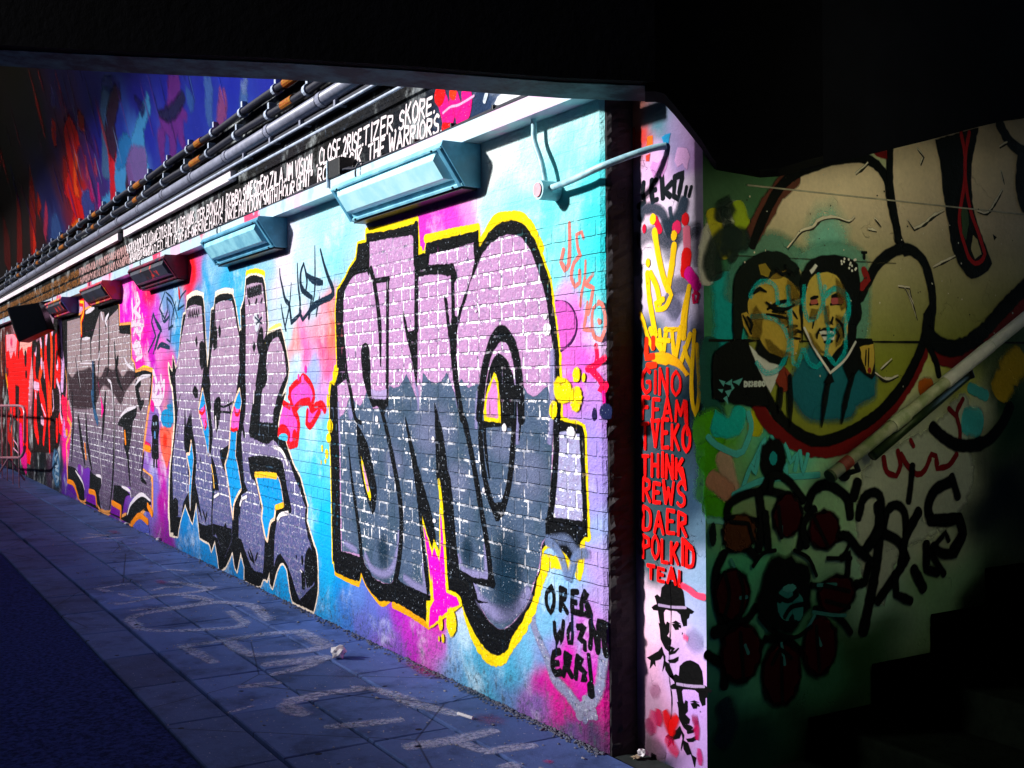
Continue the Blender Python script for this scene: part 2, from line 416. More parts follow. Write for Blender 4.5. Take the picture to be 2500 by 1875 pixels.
def bez(P, n=14):
    return [Vector((*p,)) for p in smooth3(P, n)]
def smooth3(P, n):
    P = [Vector(p) for p in P]; out = []
    for i in range(len(P) - 1):
        p0, p1, p2, p3 = P[max(i - 1, 0)], P[i], P[i + 1], P[min(i + 2, len(P) - 1)]
        for k in range(n):
            t = k / n
            out.append(.5 * ((2 * p1) + (p2 - p0) * t + (2 * p0 - 5 * p1 + 4 * p2 - p3) * t * t + (3 * p1 - p0 - 3 * p2 + p3) * t ** 3))
    return out + [P[-1]]

def painted_sheet(name, plane, us, vs, samples, mat, parent=None, power=4.6, default=None, offs=None, label=None):
    """a wall face whose background coat blends between the colours sampled over it"""
    S = [(plane.uv((a, b)), lin(h)) for a, b, h in samples] + [(np.array(q), lin(h)) for q, h in (default or [])]
    U, V = np.meshgrid(us, vs); Q = np.stack([U.ravel(), V.ravel()], 1)
    jq = Q + .05 * np.stack([np.sin(Q[:, 1] * 17 + Q[:, 0] * 7), np.sin(Q[:, 0] * 13 - Q[:, 1] * 9)], 1)
    sp = np.array([s[0] for s in S]); sc = np.array([s[1] for s in S])
    d = np.linalg.norm(jq[:, None, :] - sp[None], axis=2) + .03
    w = d ** -power; cc = (w[:, :, None] * sc[None]).sum(1) / w.sum(1)[:, None]
    nu, nv = len(us), len(vs)
    verts = [tuple(plane.at(u, v, offs(u, v) if offs else 0)) for u, v in Q]
    faces = [(j * nu + i, j * nu + i + 1, (j + 1) * nu + i + 1, (j + 1) * nu + i) for j in range(nv - 1) for i in range(nu - 1)]
    me = bpy.data.meshes.new(name); me.from_pydata(verts, [], faces)
    at = me.color_attributes.new("Col", 'FLOAT_COLOR', 'POINT')
    at.data.foreach_set("color", np.concatenate([cc, np.ones((len(cc), 1))], 1).astype(np.float32).ravel()); me.update()
    return link(name, me, mat, parent, label)

# ---------------------------------------------------------------- the ground
M_SLAB = surface_mat("paving_concrete", 'ground', attr=True, rough=.62)
M_ROAD = simple_mat("asphalt", (.020, .034, .17), .9, noise_amt=.7, nscale=40, bump=.8, spec=.04)
M_DIRT = simple_mat("joint_grit", (.012, .012, .016), .9)
def flat(name, x0, x1, y0, y1, dz, mat):
    xs = [x0, 0, x1] if x0 < 0 < x1 else [x0, x1]
    v = [(x, y, gz(x) + dz) for x in xs for y in (y0, y1)]
    f = [(2 * i, 2 * i + 2, 2 * i + 3, 2 * i + 1) for i in range(len(xs) - 1)]
    me = bpy.data.meshes.new(name); me.from_pydata(v, [], f); return tag(link(name, me, mat), kind="structure")
flat("ground", -70, 60, -60, 60, -.03, M_DIRT)
flat("road", -40, 12, -9, -1.462, -.006, M_ROAD)
bm = bmesh.new(); slabcol = []
rows = [(-.372, .012), (-.752, -.380), (-1.150, -.760), (-1.455, -1.163)]
for r, (ya, yb) in enumerate(rows):
    x = -26.0 + (.0 if r == 0 else .363)
    x = -1.046 - .727 * 34 if r == 0 else -1.414 - .727 * 33
    while x < 6:
        n0 = len(bm.verts); g = .0035 + rng.random() * .0025; t = rng.normal(0, .0022, 4); c = (1 + rng.normal(0, .16)) * (1 if r < 3 else .72)
        x0, x1 = x + g, x + .727 - g; b = .006
        cs = [(x0, ya + g), (x1, ya + g), (x1, yb - g), (x0, yb - g)]
        ins = [(x0 + b, ya + g + b), (x1 - b, ya + g + b), (x1 - b, yb - g - b), (x0 + b, yb - g - b)]
        lo = [bm.verts.new((p[0], p[1], gz(p[0]) - .03)) for p in cs]
        mi = [bm.verts.new((p[0], p[1], gz(p[0]) - .004 + t[k] * .6)) for k, p in enumerate(cs)]
        tp = [bm.verts.new((p[0], p[1], gz(p[0]) + t[k] * .6)) for k, p in enumerate(ins)]
        bm.faces.new(tp)
        for k in range(4):
            j = (k + 1) % 4; bm.faces.new((mi[k], mi[j], tp[j], tp[k])); bm.faces.new((lo[k], lo[j], mi[j], mi[k]))
        slabcol += [c] * 12; x += .727
pv = bm_obj("pavement", bm, M_SLAB); at = pv.data.color_attributes.new("Col", 'FLOAT_COLOR', 'POINT')
sc_ = np.array(slabcol); at.data.foreach_set("color", np.stack([.084 * sc_, .138 * sc_, .36 * sc_, np.ones_like(sc_)], 1).astype(np.float32).ravel())
tag(pv, kind="structure")
fl = flat("floor", .02, 12, .012, 12, -.004, simple_mat("stair_floor", (.02, .03, .03), .8)); 

# ---------------------------------------------------------------- graffiti wall (background coat)
BG = [(1300,290,'d8fafc'),(1440,300,'b0f2f6'),(1460,420,'6fe6ee'),(1380,450,'9ef0f5'),(1200,400,'f4ffff'),(1250,380,'eafcff'),(1300,360,'c8f8fa'),
(1060,540,'e050c8'),(1105,528,'e85cd0'),(1150,520,'f29ae0'),(1200,510,'b8f2f4'),(1260,500,'9cf0f4'),(1330,560,'80ecf4'),(1440,560,'60e4ec'),(1350,650,'90eef4'),(1440,700,'66dee8'),
(1365,740,'e0a8ec'),(1400,800,'e878d8'),(1440,850,'e070d8'),(1460,900,'d870d0'),(1380,900,'f080d8'),(1470,780,'60dce8'),(1470,600,'50dce6'),(1440,980,'c090e0'),(1450,1100,'a896e4'),(1470,1200,'a498e0'),
(1460,1300,'a0b0e8'),(1450,1380,'b8a0e0'),(1370,1420,'90c0e8'),(1330,1500,'80b8e0'),(1400,1560,'a898d8'),(1380,1500,'8cb8e4'),(1440,1640,'e030b0'),(1420,1580,'c850c4'),(1380,1620,'d840b8'),(1470,1740,'c81888'),
(1430,1720,'a83090'),(1400,1690,'d01888'),(1350,1690,'d82898'),(1310,1680,'c838a0'),(1250,1690,'7090c8'),(1300,1740,'9070b8'),(1340,1620,'80a0d8'),(1450,1800,'504468'),(1380,1760,'6c5890'),
(1240,1640,'60b4dc'),(1180,1640,'64b4dc'),(1140,1610,'70bce4'),(1100,1600,'80b0e4'),(1290,1580,'78bce4'),(1060,1575,'d868d0'),(1075,1520,'f020c0'),(1010,1545,'d050d0'),(985,1500,'c048d4'),(950,1560,'a070d8'),(940,1500,'8078dc'),
(900,1480,'7080d8'),(870,1440,'6c8cdc'),(850,1490,'5888dc'),(830,1420,'3c98e4'),(812,1390,'30b0e8'),(880,1530,'7880d8'),
(760,700,'b0dcf0'),(720,730,'c4e8f8'),(810,640,'90dcf4'),(800,560,'b0ecf8'),(700,650,'ecdcf2'),(740,620,'c0e4f6'),(640,640,'98c8e8'),(600,670,'60b8e4'),(560,690,'50b0e0'),(500,690,'44a8e0'),(520,640,'80bce4'),(480,750,'3090d0'),
(450,840,'2c88c8'),(790,780,'f0a0b8'),(806,800,'f08070'),(740,850,'f478b8'),(720,845,'f08c90'),(700,800,'c0e0f0'),(795,870,'f070a0'),(730,885,'b4d8f0'),(760,920,'a8b8f0'),(800,950,'d098e0'),(750,1000,'9cd8f0'),(720,960,'a8d8f0'),
(760,1080,'84d6f2'),(800,1080,'78d0f0'),(770,1150,'60caf0'),(790,1250,'3cbcf0'),(775,1200,'58c4f0'),(780,1310,'30b0f0'),(800,1370,'2cacec'),(500,1310,'3090d8'),(450,1290,'2c88d0'),(600,1400,'3088d0'),(690,1400,'30a0e4'),(560,1200,'3098dc'),
(400,1150,'c030b0'),(395,1230,'b010a0'),(408,1285,'9020a0'),(378,1200,'7870c8'),(385,1050,'8878c8'),(424,1180,'3888c8'),(425,1000,'3880b8'),(410,900,'f060b0'),(398,1080,'f07080'),(415,1060,'f08070'),(390,860,'f080d0'),(404,800,'b890d8'),
(432,800,'40a0d8'),(415,760,'7898d0'),(380,780,'d060d8'),(350,770,'ff08d0'),(330,700,'ff20a0'),(320,730,'ff08d8'),(362,710,'ff1868'),(355,820,'ff08b8'),(372,860,'d040c8'),(400,720,'80a0d0'),(430,690,'60a8d8'),(470,648,'f01028'),(463,672,'e82850'),
(485,655,'d060a0'),(440,640,'e01030'),(160,1190,'5828a0'),(180,1205,'6030a0'),(225,1222,'7040b0'),(285,1250,'7030a0'),(350,1300,'6060b8'),(152,860,'f0c0e8'),(153,930,'e8c0f0'),(130,900,'301014'),(110,1000,'280606'),(160,1010,'ff1060'),(158,1080,'ff18a0'),
(148,1120,'203048'),(140,1160,'0c2028'),(100,1120,'081418'),(60,1140,'0a0608'),(30,1080,'100408'),(60,840,'ffa8b8'),(20,950,'1c0404'),(10,830,'501408')]
us = np.concatenate([np.arange(-26, -8, .12), np.arange(-8, -.02, .045), [-.012]])
vs = np.arange(-.35, 2.80, .045)
wall = painted_sheet("brick_wall", WALL, us, vs, BG, M_WALL, offs=lambda u, v: -.012 if u > -.02 else 0)
tag(wall, "long brick tunnel wall covered in cyan, pink and silver graffiti", "graffiti wall")
# its broken end, turning into the slot beside the pier; shade put into its dark colour
bm = bmesh.new(); zs = np.arange(-.3, 2.80, .02); prev = None; cc_ = []
for z in zs:
    j = rng.normal(0, .004); b = (z / .0765) % 1 < .12; ro = [rng.normal(0, .0035) for _ in range(5)]
    low = max(0, .9 - z) * .02
    ring = [(-.014, .012, z), (-.006 + j * .4, .016 + abs(j) * .5, z), (.004 + j - (.006 if b else 0), .032 + low, z), (.009 + ro[1] - (.01 if b else 0), .062, z), (.010 + ro[2], .10, z), (.008, .139, z)]
    vsr = [bm.verts.new(p) for p in ring]
    if prev:
        for k in range(5): bm.faces.new((prev[k], prev[k + 1], vsr[k + 1], vsr[k]))
    prev = vsr
wend = bm_obj("wall_end", bm, surface_mat("shaded_brick_end", 'plaster', attr=False, base=(.05, .045, .05), rough=.8), wall, "rough brick end of the wall, coloured dark as in shade")
bm = bmesh.new(); box(bm, -26, -.016, .014, .138, -.3, 2.79); bm_obj("wall_core", bm, M_DIRT, wall)
# band above the cable tray, black, carries the painted names
UP = [(1060,232,'0c1420'),(1100,245,'2c3c5c'),(1180,235,'243858'),(1250,225,'3c5078'),(1000,290,'101622'),(900,330,'0c1018'),(700,440,'100c14'),(500,540,'0c0810'),(300,640,'0a060c'),(100,735,'080408'),(1000,230,'06080c'),(800,300,'05060a'),(600,400,'040408'),(300,570,'030306'),(900,215,'05060c')]
upper = painted_sheet("upper_band", WALL, np.arange(-26, .35, .2), np.arange(2.79, 3.66, .05), UP, M_WALL, wall, label="black painted band above the cable tray with rows of white names", offs=lambda u, v: -.002)

# ---------------------------------------------------------------- leaning upper wall of the tunnel
VC = [(150,200,'14106c'),(230,230,'1c1880'),(330,220,'1c2090'),(420,220,'20289c'),(500,240,'242c9c'),(580,230,'2830a4'),(660,220,'3038a8'),(720,200,'3c48b0'),(60,250,'08041c'),(100,300,'0a0624'),(20,400,'040210'),(60,500,'180410'),
(130,350,'2c0a50'),(140,420,'380a30'),(180,420,'5a0c10'),(190,330,'40105c'),(240,330,'181c88'),(262,300,'303890'),(300,330,'2834a0'),(360,320,'242c98'),(400,380,'3840a0'),(340,420,'6078c8'),(300,450,'5088d0'),(330,370,'4878c8'),(200,480,'b01010'),(170,480,'701020'),
(240,450,'38286c'),(230,400,'3c1c70'),(120,480,'14104c'),(90,560,'280414'),(140,560,'2c3470'),(190,540,'702048'),(20,620,'100208'),(60,620,'180208'),(520,300,'3444a8'),(600,270,'384cb0'),(450,330,'2c38a0'),(470,280,'2a349c'),(40,180,'04020c')]  # far-left samples turned near black for the gloom down the tunnel
vault = painted_sheet("tunnel_vault", VLT, np.arange(-27, 3.2, .16), np.arange(0, 5.05, .12), [(a, b, tuple(v * .7 for v in lin(h))) for a, b, h in VC], surface_mat("painted_vault", 'plaster', rough=.6, bump=.6))
tag(vault, "leaning upper tunnel wall painted deep blue with red and orange flames", "tunnel wall")

# ---------------------------------------------------------------- unseen tunnel shell; openings, slats and outer blocker added to shape the daylight
M_DARK = simple_mat("soot_black_concrete", (.018, .018, .022), .9, bump=.6)
bm = bmesh.new()
box(bm, -32, 9, -6.5, -6.1, -.2, 1.4); box(bm, -32, 9, -6.5, -6.1, 7.6, 8.8); box(bm, -1.15, 9, -6.5, -6.1, 1.4, 7.6)
opp = bm_obj("daylight_mask", bm, M_DARK); tag(opp, "unseen dark wall across the tunnel, with openings added to shape the daylight", "tunnel wall")  # openings added to place the daylight on the graffiti wall
bm = bmesh.new(); box(bm, -60, 12, -12.4, -12.0, -.2, 6.24); tag(bm_obj("light_blocker", bm, M_DARK), "added unseen dark block beyond the openings, shading the outer paving", "wall")  # added blocker, gives the daylight a soft edge on the paving
x = -8.6
while x > -29:
    bm = bmesh.new(); wdt = .34 * min(.20, .02 + .022 * (-x - 8.4)); box(bm, x - wdt / 2, x + wdt / 2, -6.32, -6.28, 1.4, 7.6); bm_obj("fade_slat", bm, M_DARK, opp); x -= .34  # added slats, widening leftward, thin out the daylight
bm = bmesh.new(); box(bm, -32, 9, -6.5, .5, 8.5, 8.8); tag(bm_obj("tunnel_roof", bm, M_DARK), "black roof slab over the tunnel", "roof")
bm = bmesh.new(); box(bm, -27.4, -27, -6.1, .4, -.3, 8.5); tag(bm_obj("end_wall", bm, M_DARK), "dark wall closing the far end of the tunnel", "wall")
bm = bmesh.new(); box(bm, 6.4, 6.7, -6.1, 9, -.3, 8.5); tag(bm_obj("side_wall", bm, M_DARK), "dark side wall of the stair passage", "wall")

# ---------------------------------------------------------------- concrete lintel over the passage mouth
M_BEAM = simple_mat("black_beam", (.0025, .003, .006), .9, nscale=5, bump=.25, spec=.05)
def depth_pt(p, d): return CAM + ROT @ Vector((p[0] - CX, -(p[1] - CY), -F)) / F * d
beam = empty("concrete_beam", (.3, -.1, 2.6)); tag(beam, "black concrete lintel across the top of the passage mouth", "beam")
def band(name, line, d0, d1, ztop, mat, parent, drop=0.0):
    """a beam whose lower edge follows a line at distance d0 and runs back to d1 towards the passage"""
    bm = bmesh.new(); prev = None
    for q in line:
        a = depth_pt(q, d0); n = (a - CAM); n.z = 0; n.normalize()
        b = a - n * (d0 - d1); a.z -= drop; b.z -= drop
        r = [bm.verts.new(v) for v in (a, b, Vector((b.x, b.y, ztop)), Vector((a.x, a.y, ztop)))]
        if prev:
            for k in range(4): bm.faces.new((prev[k], prev[(k + 1) % 4], r[(k + 1) % 4], r[k]))
        else: bm.faces.new(r)
        prev = r
    bm.faces.new(prev[::-1]); bmesh.ops.recalc_face_normals(bm, faces=bm.faces[:])
    o = bm_obj(name, bm, mat); 
    if parent: o.parent = parent; o.matrix_parent_inverse = parent.matrix_world.inverted() if parent.matrix_world != Matrix() else Matrix.Translation(parent.location).inverted()
    return o
LINE = px("W -500,142 -200,152 0,161 154,170 400,182 700,195 1000,213 1200,228 1373,240 1500,245 1600,248")
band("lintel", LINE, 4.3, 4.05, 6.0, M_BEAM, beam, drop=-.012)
M_UNDERLIT = simple_mat("teal_bounce_light", (.05, .15, .19), .6, nscale=7, noise_amt=.8, bump=.3, spec=.08, c2=(.008, .02, .04))  # teal coat stands in for light bounced onto the beam's underside
band("lit_edge", LINE, 4.302, 4.10, 2.5, M_UNDERLIT, beam) if False else None
def plate(name, line, d0, d1, th, mat, parent):
    bm = bmesh.new(); prev = None
    for q in line:
        a = depth_pt(q, d0); n = (a - CAM); n.z = 0; n.normalize(); b = a - n * (d0 - d1)
        r = [bm.verts.new(v) for v in (a, b, b + Vector((0, 0, th)), a + Vector((0, 0, th)))]
        if prev:
            for k in range(4): bm.faces.new((prev[k], prev[(k + 1) % 4], r[(k + 1) % 4], r[k]))
        else: bm.faces.new(r)
        prev = r
    bm.faces.new(prev[::-1]); bmesh.ops.recalc_face_normals(bm, faces=bm.faces[:])
    o = bm_obj(name, bm, mat); o.parent = parent; o.matrix_parent_inverse = Matrix.Translation(parent.location).inverted(); return o
plate("lit_underside", LINE, 4.33, 4.10, .012, M_UNDERLIT, beam)  # strip added as the lit underside of the beam
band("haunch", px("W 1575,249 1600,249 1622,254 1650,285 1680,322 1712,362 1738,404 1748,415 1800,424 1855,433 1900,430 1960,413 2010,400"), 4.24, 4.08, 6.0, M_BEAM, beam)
# downstand soffit over the stairs, rising with them
bm = bmesh.new(); box(bm, XW - .004, XW + .005, .36, 5, 2.296, 2.302); LEDGE = bm
sp_ = [STR.uv(p) for p in px("W 1742,412 1800,424 1855,434 1900,431 1960,415 2040,396 2180,362 2300,330 2440,297 2510,288 2900,170")]
bm = bmesh.new(); prism(bm, [(p[0], p[1]) for p in sp_] + [(sp_[-1][0], 6), (sp_[0][0], 6)], 'x', XW + .001, .62)
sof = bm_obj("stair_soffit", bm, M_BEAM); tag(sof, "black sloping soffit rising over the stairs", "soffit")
# added unseen wall with a pale panel, bouncing warm light onto the painted stair wall
bm = bmesh.new(); prism(bm, [(1.526, .63), (1.77, .63), (2.7, 6), (2.2, 6), (1.34, 1.07)], 'z', -.2, 4.2); ck = bm_obj("bounce_wall", bm, M_DARK); tag(ck, "added unseen wall carrying the panel that bounces light onto the painted stair wall", "stair wall")
bm = bmesh.new(); prism(bm, [(1.512, .628), (1.524, .632), (1.336, 1.066), (1.324, 1.062)], 'z', 1.42, 4.1); bm_obj("bounce_panel", bm, simple_mat("bounce_cream", (.95, .90, .52), .6, 0, .1), ck)

# ---------------------------------------------------------------- pier and stair wall
PS = [(1560,255,'c07868'),(1600,290,'708090'),(1566,330,'c03828'),(1620,330,'507888'),(1650,380,'a890c8'),(1690,390,'d0a0e0'),(1600,430,'d8b0e0'),(1650,440,'f0e0f8'),(1690,470,'f8e8ff'),(1600,500,'e0c0d8'),(1590,560,'e0d0e0'),(1640,570,'a8a0c0'),
(1600,640,'f0e8f8'),(1690,620,'f4e8fc'),(1650,680,'e8d8f0'),(1700,700,'f0e4ff'),(1600,740,'d8c8e0'),(1680,760,'b8b0d8'),(1700,790,'304858'),(1580,850,'305868'),(1600,900,'284850'),(1650,1000,'1c3038'),(1700,1000,'182c38'),(1640,1200,'203840'),(1700,1200,'283c50'),
(1600,1300,'304850'),(1710,1290,'50687c'),(1600,1370,'405860'),(1590,1440,'f0d0e8'),(1620,1480,'f0c8e8'),(1700,1440,'90a8c8'),(1690,1500,'a8b0d8'),(1590,1560,'e8c0d8'),(1600,1640,'d8a8c8'),(1650,1640,'c8a8d8'),(1700,1620,'d8b0f0'),(1700,1700,'c8a0e8'),
(1585,1740,'a08098'),(1600,1800,'6c5866'),(1620,1770,'c080a8'),(1650,1800,'c898d0'),(1600,1850,'302c38'),(1640,1850,'283444'),(1700,1830,'c0a0dc'),(1710,1870,'b898d4')]
pier = painted_sheet("concrete_pier", PIL, np.arange(-.06, XW + .001, .0255), np.arange(-.2, 2.9, .04), PS, M_PLASTER, offs=None)
tag(pier, "narrow concrete pier with red lettering and stencils between brick wall and stairs", "pier")
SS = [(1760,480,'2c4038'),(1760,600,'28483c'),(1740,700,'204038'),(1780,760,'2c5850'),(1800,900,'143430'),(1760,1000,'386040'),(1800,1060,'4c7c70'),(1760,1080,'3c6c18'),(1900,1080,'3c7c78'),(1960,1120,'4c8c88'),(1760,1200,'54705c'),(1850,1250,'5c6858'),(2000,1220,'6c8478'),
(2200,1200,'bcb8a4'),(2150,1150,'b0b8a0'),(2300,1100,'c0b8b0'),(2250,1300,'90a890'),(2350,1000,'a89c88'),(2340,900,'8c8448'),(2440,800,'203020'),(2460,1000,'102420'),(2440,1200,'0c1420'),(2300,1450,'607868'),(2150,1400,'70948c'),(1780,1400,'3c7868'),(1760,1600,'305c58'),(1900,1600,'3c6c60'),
(2000,1600,'28483c'),(2100,1600,'1c3020'),(1800,1800,'0c2020'),(2000,1800,'0a1410'),(2300,1700,'080c08'),(2400,1500,'080e0c'),(2060,1000,'604c40'),(2300,480,'c0a890'),(2400,420,'c8a8a0')]  # low and right samples carry the wall's dimming in their dark tones
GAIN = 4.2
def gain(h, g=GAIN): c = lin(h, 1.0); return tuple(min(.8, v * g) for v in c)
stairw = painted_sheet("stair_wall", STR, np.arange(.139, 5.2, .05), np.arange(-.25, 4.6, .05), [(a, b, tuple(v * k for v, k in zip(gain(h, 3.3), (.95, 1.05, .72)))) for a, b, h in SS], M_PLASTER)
tag(stairw, "concrete stair wall painted with giant bubble letters in dim light", "stair wall")
bm_obj('ledge', LEDGE, simple_mat('chalky_ledge', (.55, .52, .42), .6), stairw)
bm = bmesh.new(); M_STEP = simple_mat("dark_step", (.0008, .0012, .0008), .95, bump=.4, spec=0)
steps = empty("staircase", (.5, .6, 0)); tag(steps, "dark stone stairs climbing beside the painted stair wall", "stairs")
for i in range(11):
    y0 = .66 + .37 * i; bm2 = bmesh.new(); box(bm2, XW + .006, 1.497, y0, y0 + .385 if i < 10 else y0 + 2, .168 * i - .02 if i else -.02, .168 * (i + 1), .012)
    o = bm_obj("step", bm2, M_STEP); o.parent = steps; o.matrix_parent_inverse = Matrix.Translation(steps.location).inverted()
bm.free()

# ---------------------------------------------------------------- services along the wall
M_STEEL = simple_mat("galvanised_steel", (.50, .66, .76), .42, .25, .35, 9, .2, c2=(.30, .42, .60))
M_TEAL = simple_mat("cyan_overspray", (.30, .70, .85), .4, 0, .4, 6, .3, c2=(.16, .46, .64))
M_PIPE = simple_mat("grey_pipe", (.24, .26, .36), .4, 0, .3, 12, .2)
M_CABLE = simple_mat("black_cable", (.012, .014, .03), .45, 0, .3, 20, .2)
M_CLIP = simple_mat("grey_clip", (.42, .50, .66), .5)
M_LABEL = simple_mat("orange_label", (.30, .15, .012), .6, 0, .3, 60, .1, c2=(.26, .03, .01), spec=.1)
M_WHITE = simple_mat("pinkish_trunking", (.80, .72, .80), .5, 0, .25, 3, .2)
M_BLACK = simple_mat("black_plastic", (.008, .009, .012), .4)

def painted(base, name, spots):
    """a metal part carrying patches of several colours of overspray"""
    m, nt, bs, out = new_mat(name); pos = N(nt, "ShaderNodeNewGeometry").outputs["Position"]
    c = None; prev = tuple(base); k = 0
    for sc, lo, hi, cl in spots:
        mp = N(nt, "ShaderNodeMapping"); mp.inputs["Location"].default_value = (3.1 * k, 1.7 * k, .9 * k); nt.links.new(pos, mp.inputs[0]); k += 1
        prev = mixc(nt, ramp(nt, noise(nt, mp.outputs[0], sc, 3, .6), lo, hi), prev, tuple(cl))
    if isinstance(prev, tuple): prev = mixc(nt, 0.0, prev, prev)
    nt.links.new(prev, bs.inputs["Base Color"]); bs.inputs["Roughness"].default_value = .42
    bp = N(nt, "ShaderNodeBump"); bp.inputs["Strength"].default_value = .2; bp.inputs["Distance"].default_value = .004
    nt.links.new(noise(nt, pos, 60, 4, .65), bp.inputs["Height"]); nt.links.new(bp.outputs[0], bs.inputs["Normal"])
    return m
M_TRAY = painted((.42, .58, .68), "tray_overspray", [(2.2, .52, .60, (.62, .42, .62)), (1.3, .58, .63, (.7, .03, .12)), (3.1, .60, .66, (.30, .44, .62))])
tray = empty("cable_tray", (-8, -.05, 2.70)); tag(tray, "long painted steel cable tray running above the wall lights", "cable tray")
def child(o, p): o.parent = p; o.matrix_parent_inverse = Matrix.Translation(p.location).inverted(); return o
bm = bmesh.new(); prism(bm, [(0.0, 2.700), (-.100, 2.700), (-.100, 2.786), (-.094, 2.786), (-.094, 2.706), (0.0, 2.706)], 'x', -25, .10)
child(bm_obj("tray_channel", bm, M_TRAY), tray)
for k, (yy, zz, r) in enumerate(((-.085, 2.797, .008), (-.066, 2.806, .009), (-.048, 2.80, .010), (-.03, 2.815, .008))):
    bm = bmesh.new(); P = [(x, yy + .004 * math.sin(x * 3 + k), zz + .004 * math.sin(x * 2.1 + k * 2) + (.02 if abs(x + 2.62) < .12 and k < 2 else 0)) for x in np.arange(-25, .22, .12)]
    tube(bm, P, r, 8); child(bm_obj("cable", bm, M_CABLE, smoothf=True), tray)
x = -.35
while x > -14:
    bm = bmesh.new(); box(bm, x - .007, x + .007, -.090, -.020, 2.788, 2.822, .003); child(bm_obj("cable_clip", bm, M_BLACK), tray); x -= .42
# little box on the tray between the first two lights
bx = empty("junction_box", (-2.66, -.06, 2.79)); tag(bx, "open black and grey junction box on the tray between two lights", "junction box")
bm = bmesh.new(); box(bm, -2.78, -2.60, -.112, -.01, 2.79, 2.90, .004); child(bm_obj("box_body", bm, M_BLACK), bx)
bm = bmesh.new(); box(bm, -2.80, -2.785, -.118, -.01, 2.74, 2.905, .003); child(bm_obj("box_cover", bm, M_STEEL), bx)

# wall lights: wedge housings hung under the tray
def wedge(name, x0, x1, mats, label, first=None):
    r = empty(name, ((x0 + x1) / 2, 0, 2.5)); tag(r, label, "wall light", "wedge lights in a row under the cable tray")
    body, lens, end = mats
    bm = bmesh.new(); prism(bm, [(0, 2.694), (-.205, 2.694), (-.212, 2.676), (-.085, 2.492), (0, 2.487)], 'x', x0, x1); bmesh.ops.bevel(bm, geom=bm.edges[:], offset=.003, segments=1, affect='EDGES')
    child(bm_obj("housing", bm, body), r)
    # the lens stands proud of the sloping face
    n = Vector((0, -.184, -.127)).normalized(); t = Vector((0, .127, -.184)).normalized(); o = Vector((0, -.212, 2.676))
    def slab(a, b, xa, xb, h0, h1, nm, m, inset=.018):
        bm = bmesh.new(); ring = []
        for h, i in ((h0, 0), (h1, inset)):
            ring.append([bm.verts.new(Vector((xx, 0, 0)) + o + t * tt + n * h) for xx, tt in ((xa + i, a + i), (xb - i, a + i), (xb - i, b - i), (xa + i, b - i))])
        bm.faces.new(ring[1])
        for k in range(4): bm.faces.new((ring[0][k], ring[0][(k + 1) % 4], ring[1][(k + 1) % 4], ring[1][k]))
        bmesh.ops.recalc_face_normals(bm, faces=bm.faces[:]); return child(bm_obj(nm, bm, m), r)
    slab(.020, .180, x0 + .06, x1 - .075, .0, .030, "lens", lens, .03)
    slab(.0, .016, x0 + .004, x1 - .004, .0, .012, "rim", body, .003)
    slab(.204, .222, x0 + .004, x1 - .004, .0, .012, "rim", body, .003)
    slab(.004, .223, x1 - .05, x1 - .012, .0, .014, "end_strip", end, .004)
    slab(.004, .223, x0 + .012, x0 + .05, .0, .014, "end_strip", end, .004)
    bm = bmesh.new(); prism(bm, [(-.001, 2.697), (-.209, 2.697), (-.217, 2.674), (-.088, 2.487), (-.001, 2.483)], 'x', x1, x1 + .006); child(bm_obj("end_plate", bm, end), r)
    for xx in (x0 + .1, x1 - .1):
        for t_ in (.010, .212):
            q = o + t * t_ + n * .012; bm = bmesh.new(); tube(bm, [Vector((xx, q.y, q.z)), Vector((xx, q.y, q.z)) + n * .006], .006, 8); child(bm_obj("screw", bm, M_BLACK), r)
    bm = bmesh.new(); box(bm, x0 + .03, x1 - .03, -.083, -.004, 2.478, 2.4855); child(bm_obj("shade_plate", bm, M_BLACK), r)  # black plate darkens the underside, shade put into its colour
    bm = bmesh.new(); tube(bm, smooth3([(x0 + .22, -.06, 2.80), (x0 + .18, -.11, 2.81), (x0 + .16, -.125, 2.76), (x0 + .17, -.12, 2.70)], 5), .006, 6); child(bm_obj("feed_cable", bm, M_CABLE, smoothf=True), r)
    return r
M_TEAL2 = simple_mat("cyan_lens", (.55, .92, .98), .3, 0, .2, 8, .12, c2=(.40, .82, .95))
M_TEAL3 = simple_mat("blue_end", (.10, .36, .55), .4, 0, .3, 8, .2)
M_MARO = painted((.10, .008, .03), "maroon_overspray", [(3, .5, .6, (.22, .01, .05)), (4, .56, .62, (.03, .02, .05))])
M_DKN = painted((.03, .035, .06), "navy_overspray", [(6, .5, .56, (.02, .02, .03)), (5, .58, .62, (.6, .03, .03))])
M_REDY = painted((.55, .04, .05), "red_overspray", [(7, .5, .56, (.45, .04, .16)), (6, .57, .6, (.75, .35, .02))])
M_PURP = painted((.10, .06, .30), "purple_overspray", [(6, .5, .6, (.05, .12, .4))])
M_GRN = painted((.03, .12, .05), "green_overspray", [(6, .5, .56, (.02, .04, .03)), (8, .6, .63, (.35, .5, .03))])
wedge("wall_light", -2.48, -1.045, (M_TEAL, M_TEAL2, M_TEAL3), "cyan painted wedge wall light nearest the pipe corner, biggest in view")
wedge("wall_light", -5.33, -3.86, (M_TEAL3, M_TEAL, M_TEAL3), "blue wedge wall light second along the tray, before the dark red one")
wedge("wall_light", -8.08, -6.55, (M_MARO, M_DKN, M_MARO), "dark maroon wedge wall light between the blue one and the red striped one")
wedge("wall_light", -10.87, -9.45, (M_REDY, M_DKN, M_REDY), "red and yellow splashed wedge wall light beyond the maroon one")
wedge("wall_light", -13.75, -12.25, (M_REDY, M_DKN, M_PURP), "purple and red wedge wall light next to the black loudspeaker")
wedge("wall_light", -17.0, -15.5, (M_GRN, M_DKN, M_GRN), "green painted wedge wall light farthest along the wall")

